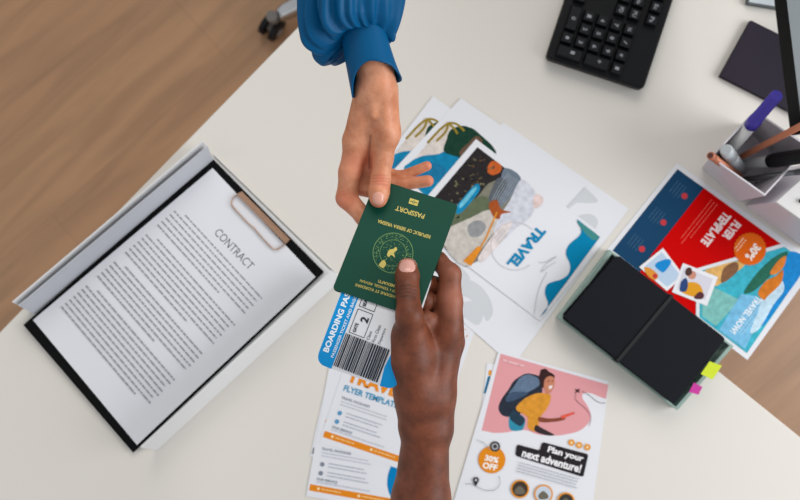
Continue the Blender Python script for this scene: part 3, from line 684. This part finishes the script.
# ------------------------------------------------------------ passport and boarding pass
pc = PP(396, 248, -.0025)
pas = thing('passport', pc, 'dark green passport with gold lettering and round emblem, held between both hands', 'passport')
PQ = [(376.5, 178.5), (458.2, 204.6), (417.2, 318), (332.4, 288.8)]
def pslab(bm, q, o0, o1):
    prism(bm, [PP(x, y, 0) + PN * o0 for x, y in q], [PP(x, y, 0) + PN * o1 for x, y in q])
M_pass = mat('green_leatherette', (2, 68, 52), 0.45, spec=.18, bump=0.2, bscale=1500)
bm = bmesh.new(); pslab(bm, rounded(PQ, 4), -.0009, 0); mesh_obj('front_cover', bm, M_pass, pas, bevel=.0003)
bm = bmesh.new(); pslab(bm, rounded(PQ, 4), -.0050, -.0042); mesh_obj('back_cover', bm, M_pass, pas)
bm = bmesh.new(); pslab(bm, shrink(PQ, .975), -.0023, -.0010); pslab(bm, shrink(PQ, .975), -.0041, -.0028); mesh_obj('pages', bm, mat('passport_pages', (206, 200, 196), 0.8), pas)
pr = Printed(lambda x, y, off: PP(x, y, off + .00004), pas)
gold = mat('gold_foil', (186, 170, 86), 0.4, 0.3); goldd = mat('faded_gold_foil', (96, 134, 74), 0.45, 0.2)
pd = (-.955, -.295)
pr.text('PASSPORT', 410, 212.2, pd, 30, 5.0, gold, .02)
pr.text('REPUBLIC OF SIERRA VREEMA', 404, 229, pd, 55, 3.6, gold, .02)
pr.text('MEXAFTI', 386.5, 283.5, pd, 17, 3.0, gold, .02)
pr.text('BOTSEF I TENGEL REVSAI', 383, 287.6, pd, 48, 2.6, gold, .01)
pr.text('SE DAAVIDERIE ST KORDERE', 382, 292.8, pd, 56, 2.8, gold, .01)
pr.done('lettering', 'gold lettering on the passport cover')
ec = (393, 253)
def ring(cx, cy, r, w_, a0=0, a1=6.2832, n=48): return stroke([(cx + r * math.cos(a0 + (a1 - a0) * i / n), cy + r * math.sin(a0 + (a1 - a0) * i / n)) for i in range(n + 1)], w_)
pr.poly(ring(*ec, 20, .7), goldd, 1); pr.poly(ring(*ec, 13.2, .5), goldd, 1)
for i in range(150):
    a = random.random() * 6.2832; r = random.uniform(13.8, 19.4); s_ = random.uniform(.3, 1.0)
    pr.poly([(ec[0] + r * math.cos(a) + s_ * math.cos(b), ec[1] + r * math.sin(a) + s_ * .6 * math.sin(b)) for b in (a, a + 1.6, a + 3.1, a + 4.7)], goldd, 2)
for i in range(60):
    a = random.random() * 6.2832; r = random.uniform(2, 12.5); s_ = random.uniform(.3, .9)
    pr.poly([(ec[0] + r * math.cos(a) + s_ * math.cos(b), ec[1] + r * math.sin(a) + s_ * .6 * math.sin(b)) for b in (a, a + 1.6, a + 3.1, a + 4.7)], goldd, 2)
pr.poly(curve([(387, 255), (389, 250), (393, 249), (396, 247), (397, 250), (394, 253), (395, 257), (391, 255), (389, 257)]), gold, 3)
pr.poly(curve([(381, 262), (384, 260), (386, 264), (383, 268), (379, 265)]), gold, 3)
pr.done('emblem', 'round gold emblem')
cx, cy = 413.7, 202
for a, b in ((-1, 1), (1, 1)): pass
dx, dy = .955, .295
pr.poly([(cx + dx * a + (-dy) * b, cy + dy * a + dx * b) for a, b in ((-4.6, -2.8), (4.6, -2.8), (4.6, 2.8), (-4.6, 2.8))], gold, 2)
pr.poly([(cx + dx * a + (-dy) * b, cy + dy * a + dx * b) for a, b in ((-3.8, -.4), (-1.8, -.4), (-1.8, .4), (-3.8, .4))], M_pass, 3)
pr.poly([(cx + dx * a + (-dy) * b, cy + dy * a + dx * b) for a, b in ((3.8, -.4), (1.8, -.4), (1.8, .4), (3.8, .4))], M_pass, 3)
pr.poly(circ(cx, cy, 1.5), M_pass, 3); pr.poly(circ(cx, cy, .8), gold, 4)
pr.done('chip_symbol')

BO = -.0027
bq = [(358, 245), (434, 274), (395.5, 391), (315, 363)]
bp = sum((PP(x, y, BO) for x, y in bq), Vector()) / 4
def bend(bm):
    # the card hangs down a little once it leaves the passport; vertices come in as (px, py, height above the card)
    e0 = Vector((332.4, 288.8, 0)); nd = Vector((-.333, .943, 0))
    for i in range(16):
        bmesh.ops.bisect_plane(bm, geom=bm.verts[:] + bm.edges[:] + bm.faces[:], plane_co=e0 + nd * (6 * i), plane_no=nd)
    for v in bm.verts:
        t = max((Vector((v.co.x, v.co.y, 0)) - e0).dot(nd), 0) / 1000
        v.co = PP(v.co.x, v.co.y, BO + v.co.z - 5.2 * t * t)
bm = bmesh.new(); rq2 = rounded(bq, 12, 8)
prism(bm, [Vector((x, y, 0)) for x, y in rq2], [Vector((x, y, .0003)) for x, y in rq2]); bend(bm)
bmesh.ops.translate(bm, verts=bm.verts, vec=-bp)
bo = mesh_obj('boarding_pass', bm, M_paper); bo.location = bp
tag(bo, 'blue and white boarding pass with a barcode, sticking out of the green passport', 'boarding pass')
pr = Printed(lambda x, y, off: Vector((x, y, .00036 + off)), bo); pr.post = bend
M_bb = ink(30, 148, 214)
def inside(q, n_):  # clip helper: polygons are drawn with the card's own rounded outline
    return q
rr = rounded(bq, 12, 8)
left = [p for p in rr if (p[0] - 331) * 93 + (p[1] - 366) * 25 * 1 < 0 or True]
# blue band: rounded corner at the lower left, straight towards the passport
cl = [p for p in rr[-9:]]
pr.poly(curve([(345, 253), (345, 253)], 1, False)[:0] + [(360, 246), (376, 251.5), (331.2, 368.2)] + [p for p in cl if p[0] < 331][:]+[], M_bb) if False else None
bl = rr[27:36]
band = [(361, 254), (373.5, 258.5), (331.3, 369.0)] + [p for p in bl if p[0] < 330.5] + [(355.6, 254)]
pr.poly(band, M_bb)
br_ = rr[18:27]
corner = [p for p in br_] + [(379.5, 385.6)] + [(385, 366), (391, 354), (403, 341), (409, 343)]
pr.poly([(379.8, 386), (384.5, 367), (392, 352), (404, 342), (410.5, 345.5)] + br_, M_bb)
pr.done('blue_band')
bd = (.36, -.933)
pr.text('BOARDING PASS', 337.6, 320.5, bd, 67, 6.0, ink(240, 246, 250), .035)
pr.text('PASSENGER TICKET AND BAGGAGE CHECK', 348.6, 314.5, bd, 92, 3.0, ink(230, 240, 248), .02)
pr.done('band_lettering')
ik = ink(52, 56, 66)
nx, ny = .933, .36
def bx(u, v): return (331.3 + nx * u + .36 * v, 367 + ny * u - .933 * v)      # u across, v up along the band
for a, b in (((4, 39), (20, 39)), ((20, 39), (20, 64)), ((20, 64), (4, 64)), ((4, 67), (20, 67)), ((20, 67), (20, 84)), ((4, 39), (4, 64)), ((4, 67), (4, 84))):
    pr.poly(stroke([bx(*a), bx(*b)], .6), ik)
pr.text('2', *bx(14, 56), bd, 5.6, 8.0, ik, .03); pr.text('GATE', *bx(8.5, 45.5), bd, 9.5, 3.4, ik, .03); pr.text('SEAT', *bx(8.5, 73), bd, 9.5, 3.4, ik, .03)
pr.text('Class', *bx(24, 43), bd, 9, 3.2, ik, 0); pr.text('First Class', *bx(30, 47.5), bd, 18, 3.2, ik, 0); pr.text('Departure', *bx(36.5, 47), bd, 17, 3.4, ik, 0); pr.text('4:10', *bx(50, 42), bd, 8, 3.4, ik, 0)
pr.done('lettering')
u = 1.5; random.seed(3)
while u < 48:
    w_ = random.choice((.6, .9, 1.2, 1.7)); 
    if u + w_ > 49: break
    pr.poly([bx(u, 2), bx(u + w_, 2), bx(u + w_, 37), bx(u, 37)], ik, 20); u += w_ + random.choice((.5, .7, .9))
pr.done('barcode')

# ------------------------------------------------------------ hands, grown as one continuous surface each
def smin(a, b, k):
    h = np.clip(0.5 + 0.5 * (b - a) / k, 0, 1); return b + (a - b) * h - k * h * (1 - h)
def cone(G, a, b, ra, rb):
    a = np.array(a, np.float32); b = np.array(b, np.float32); ba = b - a; L = float(ba @ ba) + 1e-12
    p = [G[i] - a[i] for i in range(3)]
    h = np.clip((p[0] * ba[0] + p[1] * ba[1] + p[2] * ba[2]) / L, 0, 1)
    d2 = sum((p[i] - ba[i] * h) ** 2 for i in range(3))
    return np.sqrt(d2) - (ra + (rb - ra) * h)
def surface_nets(V, org, h):
    nx_, ny_, nz_ = V.shape; s = V < 0
    c = [V[i:nx_ - 1 + i, j:ny_ - 1 + j, k:nz_ - 1 + k] for i in (0, 1) for j in (0, 1) for k in (0, 1)]
    off = [(i, j, k) for i in (0, 1) for j in (0, 1) for k in (0, 1)]
    n_in = sum((x < 0).astype(np.int8) for x in c); act = (n_in > 0) & (n_in < 8)
    idx = np.full(act.shape, -1, np.int64); I = np.argwhere(act); idx[act] = np.arange(len(I))
    cv = np.stack([x[act] for x in c], 1); acc = np.zeros((len(I), 3)); cnt = np.zeros(len(I))
    for a in range(8):
        for b in range(a + 1, 8):
            if sum(abs(off[a][q] - off[b][q]) for q in range(3)) != 1: continue
            m = (cv[:, a] < 0) != (cv[:, b] < 0); t = cv[m, a] / (cv[m, a] - cv[m, b])
            acc[m] += np.array(off[a]) + t[:, None] * (np.array(off[b]) - np.array(off[a])); cnt[m] += 1
    pts = org + (I + acc / cnt[:, None]) * h; faces = []
    for ax in range(3):
        sl0 = [slice(None)] * 3; sl1 = [slice(None)] * 3; sl0[ax] = slice(0, -1); sl1[ax] = slice(1, None)
        ch = s[tuple(sl0)] != s[tuple(sl1)]; E = np.argwhere(ch); ins = s[tuple(sl0)][ch]
        u_, v_ = [(1, 2), (2, 0), (0, 1)][ax]; ok = (E[:, u_] > 0) & (E[:, v_] > 0) & (E[:, u_] < V.shape[u_] - 1) & (E[:, v_] < V.shape[v_] - 1)
        E = E[ok]; ins = ins[ok]
        def at(du, dv):
            q = E.copy(); q[:, u_] -= du; q[:, v_] -= dv; return idx[q[:, 0], q[:, 1], q[:, 2]]
        f = np.stack([at(1, 1), at(0, 1), at(0, 0), at(1, 0)], 1); f[~ins] = f[~ins][:, ::-1]; faces.append(f)
    return pts, np.concatenate(faces)
def grow(name, parent, palm, fingers, creases, bumps, m, h=0.0011, tint=None):
    allp = [x for x in palm] + [x for f in fingers for x in f]
    P_ = np.array([list(x[i]) for x in allp for i in (0, 1)]); R_ = max(max(x[2], x[3]) for x in allp) + .004
    lo = P_.min(0) - R_; hi = P_.max(0) + R_; n = np.ceil((hi - lo) / h).astype(int) + 1
    G = np.meshgrid(*[(lo[i] + np.arange(n[i]) * h).astype(np.float32) for i in range(3)], indexing='ij', sparse=True)
    d = None
    for x in palm:
        q = cone(G, *x[:3], x[3]) - .0006; d = q if d is None else smin(d, q, .009)
    fm = None
    for f in fingers:
        fd = None
        for x in f:
            q = cone(G, *x[:4]); fd = q if fd is None else smin(fd, q, .0045)
        fm = fd if fm is None else smin(fm, fd, .0012)
    d = smin(d, fm, .007)
    for a, b, r, k in bumps: d = smin(d, cone(G, a, b, r, r), k)
    pts, faces = surface_nets(d, lo, h); cmask = np.zeros(len(pts))
    px_ = np.stack([400 + F * pts[:, 0] / (D - pts[:, 2]), 250 - F * pts[:, 1] / (D - pts[:, 2])], 1)
    for line, zmin, wd_, dep, dark in creases:
        best = np.full(len(pts), 1e9)
        for i in range(len(line) - 1):
            a = np.array(line[i]); b = np.array(line[i + 1]); ab = b - a
            t = np.clip(((px_ - a) @ ab) / (ab @ ab), 0, 1); best = np.minimum(best, np.linalg.norm(px_ - a - t[:, None] * ab, axis=1))
        k = np.exp(-(best / wd_) ** 2) * (pts[:, 2] > zmin); pts[:, 2] -= dep * k; cmask = np.maximum(cmask, k * dark)  # crease shade is also put into the skin colour
    me = bpy.data.meshes.new(name); o0 = np.array(origin_of(parent))
    me.from_pydata((pts - o0).tolist(), [], faces.tolist()); me.materials.append(m); me.update()
    for p in me.polygons: p.use_smooth = True
    if tint:
        ca = me.color_attributes.new('tint', 'FLOAT_COLOR', 'POINT'); col = np.zeros((len(pts), 4)); 
        for c_, r, amt in tint:
            dd_ = np.linalg.norm(pts - np.array(c_), axis=1); k = np.clip(1 - dd_ / r, 0, 1); col[:, 0] = np.maximum(col[:, 0], amt * k * k * (3 - 2 * k))
        col[:, 1] = cmask; col[:, 3] = 1; ca.data.foreach_set('color', col.ravel())
    o = bpy.data.objects.new(name, me); link(o, parent)
    sm = o.modifiers.new('smooth', 'SMOOTH'); sm.factor = 0.5; sm.iterations = 2
    return o, pts, faces
def skin(name, c1, c2, c3, rough, bump):
    m = bpy.data.materials.new(name); m.use_nodes = True; nt = m.node_tree; b = nt.nodes['Principled BSDF']; L = nt.links.new
    tc = nt.nodes.new('ShaderNodeTexCoord')
    n = nt.nodes.new('ShaderNodeTexNoise'); n.inputs['Scale'].default_value = 45; n.inputs['Detail'].default_value = 6; n.inputs['Roughness'].default_value = .65; L(tc.outputs['Object'], n.inputs['Vector'])
    r = nt.nodes.new('ShaderNodeValToRGB'); r.color_ramp.elements[0].position = .36; r.color_ramp.elements[1].position = .66
    r.color_ramp.elements[0].color = rgb(*c1); r.color_ramp.elements[1].color = rgb(*c2); L(n.outputs['Fac'], r.inputs['Fac'])
    at = nt.nodes.new('ShaderNodeAttribute'); at.attribute_name = 'tint'
    mx = nt.nodes.new('ShaderNodeMix'); mx.data_type = 'RGBA'; L(at.outputs['Fac'], mx.inputs[0]); L(r.outputs['Color'], mx.inputs[6]); mx.inputs[7].default_value = rgb(*c3)
    L(mx.outputs[2], b.inputs['Base Color'])
    sp = nt.nodes.new('ShaderNodeSeparateColor'); L(at.outputs['Color'], sp.inputs[0]); L(sp.outputs[0], mx.inputs[0])
    mk_ = nt.nodes.new('ShaderNodeMix'); mk_.data_type = 'RGBA'; L(sp.outputs[1], mk_.inputs[0]); L(mx.outputs[2], mk_.inputs[6]); mk_.inputs[7].default_value = rgb(c1[0] * .62, c1[1] * .5, c1[2] * .5); L(mk_.outputs[2], b.inputs['Base Color'])
    b.inputs['Roughness'].default_value = rough; b.inputs['Subsurface Weight'].default_value = .12; b.inputs['Subsurface Scale'].default_value = .004
    b.inputs['Subsurface Radius'].default_value = (1, .35, .2); b.inputs['Specular IOR Level'].default_value = .4
    v = nt.nodes.new('ShaderNodeTexVoronoi'); v.inputs['Scale'].default_value = 900; L(tc.outputs['Object'], v.inputs['Vector'])
    n2 = nt.nodes.new('ShaderNodeTexNoise'); n2.inputs['Scale'].default_value = 260; n2.inputs['Detail'].default_value = 4; L(tc.outputs['Object'], n2.inputs['Vector'])
    ad = nt.nodes.new('ShaderNodeMath'); ad.operation = 'ADD'; L(v.outputs['Distance'], ad.inputs[0]); L(n2.outputs['Fac'], ad.inputs[1])
    bp_ = nt.nodes.new('ShaderNodeBump'); bp_.inputs['Strength'].default_value = bump; bp_.inputs['Distance'].default_value = .0006
    L(ad.outputs[0], bp_.inputs['Height']); L(bp_.outputs['Normal'], b.inputs['Normal']); return m
from mathutils.bvhtree import BVHTree
def nail(pts, faces, parent, c, d, hw, hl, m, label=None):
    bv = BVHTree.FromPolygons([Vector(p) for p in pts], [tuple(f) for f in faces]); cam_o = Vector((0, 0, D)); N = 10
    l = math.hypot(*d); d = (d[0] / l, d[1] / l); bm = bmesh.new(); rows = []
    for r_ in range(N + 1):
        s = r_ / N; th_ = s
        row = []
        for k in range(20):
            a = k * 2 * math.pi / 20; ex = math.copysign(abs(math.cos(a)) ** .75, math.cos(a)); ey = math.copysign(abs(math.sin(a)) ** .75, math.sin(a))
            u_, v_ = ex * hw * s, ey * hl * s
            x, y = c[0] + d[0] * v_ - d[1] * u_, c[1] + d[1] * v_ + d[0] * u_
            ray = (P(x, y, 0) - cam_o).normalized(); hit = bv.ray_cast(cam_o, ray)
            if hit[0] is None: row.append(row[-1] if row else None); continue
            lift = .0007 * (1 - s ** 6) - .0003 * (s ** 6)
            row.append(bm.verts.new(hit[0] - ray * lift))
        rows.append(row)
    for i in range(N):
        for k in range(20):
            q = [rows[i][k], rows[i][(k + 1) % 20], rows[i + 1][(k + 1) % 20], rows[i + 1][k]]
            if None in q or len(set(q)) < 4: continue
            try: bm.faces.new(q)
            except ValueError: pass
    bmesh.ops.remove_doubles(bm, verts=bm.verts, dist=.00001)
    bmesh.ops.smooth_vert(bm, verts=bm.verts, factor=.4, use_axis_x=True, use_axis_y=True, use_axis_z=True)
    o = mesh_obj('fingernail', bm, m, parent, smooth=True)
    if label: o['label'] = label
    return o
W = lambda x, y, z: tuple(P(x, y, z))
Q = lambda x, y, off: tuple(PP(x, y, off))
def chain(*pts): return [(pts[i][0], pts[i + 1][0], pts[i][1], pts[i + 1][1]) for i in range(len(pts) - 1)]

# dark-skinned hand from the bottom of the frame
pd_ = thing('person', P(420, 470, .30), 'person with dark skin reaching in from the bottom, bare forearm, thumb on the green passport', 'person')
M_sd = skin('dark_skin', (92, 44, 22), (126, 66, 40), (178, 112, 88), .5, .22)
palm = [(W(420, 700, .27), W(421, 500, .305), .036, .0285), (W(421, 500, .305), W(426, 430, .318), .0285, .0225),
        (W(418, 425, .322), W(417, 395, .328), .0195, .0195), (W(434, 428, .318), W(435.5, 395, .322), .0192, .0195),
        (W(418, 400, .328), W(411, 350, .338), .021, .0205), (W(432, 395, .325), W(444, 335, .326), .020, .0175),
        (W(434, 395, .312), W(449, 342, .305), .019, .0145), (W(432, 395, .305), W(448, 350, .288), .017, .0125), (W(424, 350, .33), W(430, 330, .325), .018, .011),
        (W(411, 350, .338), W(410, 335, .347), .0205, .0155), (W(409, 338, .346), W(411, 360, .341), .0170, .0185), (W(411, 360, .341), W(415.5, 392, .332), .0185, .0180), (W(436, 314, .312), W(438, 335, .318), .0095, .013)]
fing = [chain((W(411, 342, .346), .0165), (Q(409.5, 316, .0115), .0128), (Q(407.5, 291, .0105), .0108), (Q(407.3, 276, .0100), .0112), (Q(407.3, 268, .0088), .0098)),
        chain((W(446, 335, .328), .0170), (W(449, 302, .333), .0132), (W(450.5, 274, .332), .0101), (Q(438, 260.5, -.0150), .0088), (Q(412, 262, -.0142), .0085)),
        chain((W(449, 342, .308), .0145), (W(450.5, 290, .306), .0104), (Q(425, 283, -.0155), .0095), (Q(404, 282, -.0145), .0085)),
        chain((W(448, 350, .292), .0125), (W(449, 308, .294), .0100), (Q(426, 301, -.0155), .009), (Q(406, 300, -.0142), .0082)),
        chain((W(446, 356, .282), .011), (W(443, 328, .293), .0088), (Q(428, 320, -.016), .0078), (Q(411, 318, -.0145), .0072))]
cr = []
for yy, w_ in ((285.5, 8.5), (289, 9.5), (292.5, 9.5), (296, 8)):
    cr.append(([(407.3 + w_ * t, yy + 1.2 * t * t + random.uniform(-.35, .35)) for t in (-1, -.6, -.2, .2, .6, 1)], .352, .75, .00045, .6))
bumps = [(W(448, 327, .336), W(449, 322, .336), .0105, .01)]
tint = [(Q(407.4, 260, .014), .017, .95), (W(455, 298, .345), .028, .6), (W(452, 272, .34), .02, .4), (W(431, 318, .335), .022, .5), (W(438, 300, .328), .02, .35)]
ob, pts, faces = grow('body', pd_, palm, fing, cr, bumps, M_sd, tint=tint)
nail(pts, faces, pd_, (407.4, 265.2), (0, 1), 10.2, 8.0, mat('nail_pink', (214, 160, 146), .28, coat=.3), 'pale pink thumbnail')

# light-skinned hand in a blue blouse from the top
pl_ = thing('person', P(365, 20, .34), 'person in a blue satin blouse reaching down from the top, thumb on the passport edge', 'person')
M_sl = skin('light_skin', (194, 120, 84), (224, 158, 122), (214, 116, 90), .42, .3)
palm = [(W(358, -90, .38), W(364.5, 42, .344), .021, .0162), (W(364.5, 42, .344), W(373, 60, .343), .0162, .0172), (W(373, 60, .343), W(376, 90, .338), .0172, .0165), (W(371, 50, .318), W(376, 92, .31), .0165, .016),
        (W(384, 92, .334), W(387, 134, .326), .0135, .0128), (W(370, 92, .334), W(356.5, 140, .314), .0150, .0130),
        (W(372, 95, .315), W(363, 145, .297), .016, .0115), (W(376, 98, .302), W(369, 148, .281), .0145, .010), (W(380, 100, .296), W(376, 150, .268), .0135, .0092),
        (W(379, 118, .322), W(374, 145, .312), .012, .008), (W(386, 135, .30), W(385, 150, .29), .010, .0085), (W(376, 146, .305), W(371, 172, .296), .010, .0075)]
fing = [chain((W(386, 132, .325), .0128), (W(383, 158, .317), .0100), (Q(380.3, 181, .0102), .0098), (Q(379, 192, .0096), .0100), (Q(378.5, 199, .0086), .0088)),
        chain((W(357, 142, .313), .0130), (W(350, 172, .306), .0112), (W(346.5, 198, .299), .0104), (Q(365, 218, -.0145), .0090), (Q(382, 224, -.0142), .0080)),
        chain((W(363, 145, .297), .0115), (W(362, 186, .288), .0096), (Q(388, 196, -.0150), .0082), (Q(408, 200, -.0140), .0076)),
        chain((W(369, 148, .281), .010), (W(374, 182, .266), .0088), (W(402, 184.5, .266), .0068), (W(428, 181, .272), .0062)),
        chain((W(376, 150, .268), .0092), (W(382, 172, .256), .0076), (W(400, 177, .262), .0060), (W(427, 166, .268), .0052))]
cr = []
for yy, w_ in ((175, 8), (178, 9), (181, 9), (184, 8)):
    cr.append(([(380.3 + w_ * t, yy + 1.0 * t * t + random.uniform(-.35, .35)) for t in (-1, -.6, -.2, .2, .6, 1)], .315, .7, .0003, .3))
cr.append(([(370.6, 136), (370, 144), (369.2, 154), (369.5, 168)], .295, 1.1, .0016, .6))
bumps = [(W(382, 78, .348), W(382, 84, .348), .0080, .014), (W(384, 90, .3455), W(386, 128, .3385), .0025, .010), (W(372, 92, .348), W(373, 115, .343), .0018, .009)]
tint = [(Q(378.5, 205, .01), .014, .8), (Q(380, 181, .02), .013, .6), (W(346, 200, .30), .022, .8), (W(372, 160, .31), .022, .6), (W(430, 181, .274), .012, .6), (W(430, 164, .27), .012, .7), (W(382, 82, .356), .014, .15), (W(352, 165, .315), .025, .4)]
ob, pts, faces = grow('body', pl_, palm, fing, cr, bumps, M_sl, tint=tint)
nail(pts, faces, pl_, (378.3, 198.8), (0, 1), 6.2, 7.4, mat('nail_natural', (222, 160, 140), .3, coat=.2), 'natural pink thumbnail')
# satin sleeve
def satin():
    m = mat('blue_satin', (0, 82, 128), .42, spec=.15, noise=.05, nscale=60, bump=.08, bscale=2500); return m
def sleeve_mesh(stations, folds, nth=180, ns=70, squash=.86):
    bm = bmesh.new(); pos = [s[0] for s in stations]; rows = []
    def lerp(k, t):
        q = [stations_[k] for stations_ in stations]; ts = np.linspace(t - .035, t + .035, 9)
        return float(np.interp(np.clip(ts, 0, 1) if t > .02 else [t], pos, q).mean())
    for j in range(ns + 1):
        t = pos[-1] * j / ns; cx_, cy_, z_, r_, dro, amp = [lerp(k, t) for k in (1, 2, 3, 4, 5, 6)]
        row = []
        for i in range(nth):
            a = 2 * math.pi * i / nth
            f_ = sum(A_ * (1 - 2 * (.5 + .5 * math.cos(n_ * (a + .3 * math.sin(2 * a + ph_ + 2.5 * t)) + ph_ + w_ * t)) ** 2.2 - .2) for n_, A_, ph_, w_ in folds)
            rr_ = r_ * (1 + amp * f_) * (1 - .16 * max(math.cos(a), 0) * max(1 - abs(t - .15) * 4, 0))
            c = P(cx_, cy_, z_)
            row.append(bm.verts.new(c + Vector((math.cos(a) * rr_, .013 * max(math.sin(a), 0) * max(1 - t * 4, 0) - dro * (1 - math.cos(a)) / 2 * (1 - .8 * max(math.sin(a), 0)) - amp * .012 * f_, math.sin(a) * rr_ * squash))))
        rows.append(row)
    for j in range(ns):
        for i in range(nth): bm.faces.new((rows[j][i], rows[j][(i + 1) % nth], rows[j + 1][(i + 1) % nth], rows[j + 1][i]))
    return bm
st = [(0, 364.5, 42, .347, .0215, .004, .22), (.04, 363, 43, .347, .027, .010, .42), (.10, 359, 40, .347, .0325, .024, .5), (.20, 353.5, 27, .349, .0425, .026, .36), (.34, 351.5, 8, .352, .0480, .020, .22), (.5, 351.5, -14, .356, .0500, .01, .18), (.75, 350, -60, .37, .051, .0, .16), (1.0, 346, -130, .39, .052, 0, .16)]
bm = sleeve_mesh(st, [(5, .26, .4, 2.5), (9, .24, 2.1, -3.2), (17, .2, .9, 3)], nth=240, ns=110)
sl = mesh_obj('sleeve', bm, satin(), pl_, smooth=True)
so = sl.modifiers.new('cloth', 'SOLIDIFY'); so.thickness = .0008; so.offset = -1
# cuff
bm = bmesh.new(); rows = []; ncf = 96; nl = 16
for j in range(nl + 1):
    t = j / nl; row = []
    for i in range(ncf):
        a = 2 * math.pi * i / ncf; c, s = math.cos(a), math.sin(a)
        Ln = .031 + .0 * c + .012 * max(-c, 0) ** 1.4 + .012 * max(-c, 0) ** 6 * 1.0 - .006 * max(s, 0) ** 2 + .010 * max(-s, 0)
        if c > .75: Ln += .006 * (c - .75) / .25
        ax_ = P(364.5 + 10.5 * t * Ln / .04, 40, .347); y_ = P(0, 40, .347).y - t * Ln
        r_ = .0220 + .0022 * t + (.0022 * t ** 3 * max(c, 0)) + .0015 * t * max(-c, 0) ** 2
        row.append(bm.verts.new((ax_.x + c * r_, y_ + .012 * max(s, 0) * (1 - t), .349 - .003 * t + s * r_ * .97)))
    rows.append(row)
for j in range(nl):
    for i in range(ncf): bm.faces.new((rows[j][i], rows[j][(i + 1) % ncf], rows[j + 1][(i + 1) % ncf], rows[j + 1][i]))
cf = mesh_obj('cuff', bm, satin(), sl, smooth=True)
so = cf.modifiers.new('cloth', 'SOLIDIFY'); so.thickness = .0014; so.offset = 0
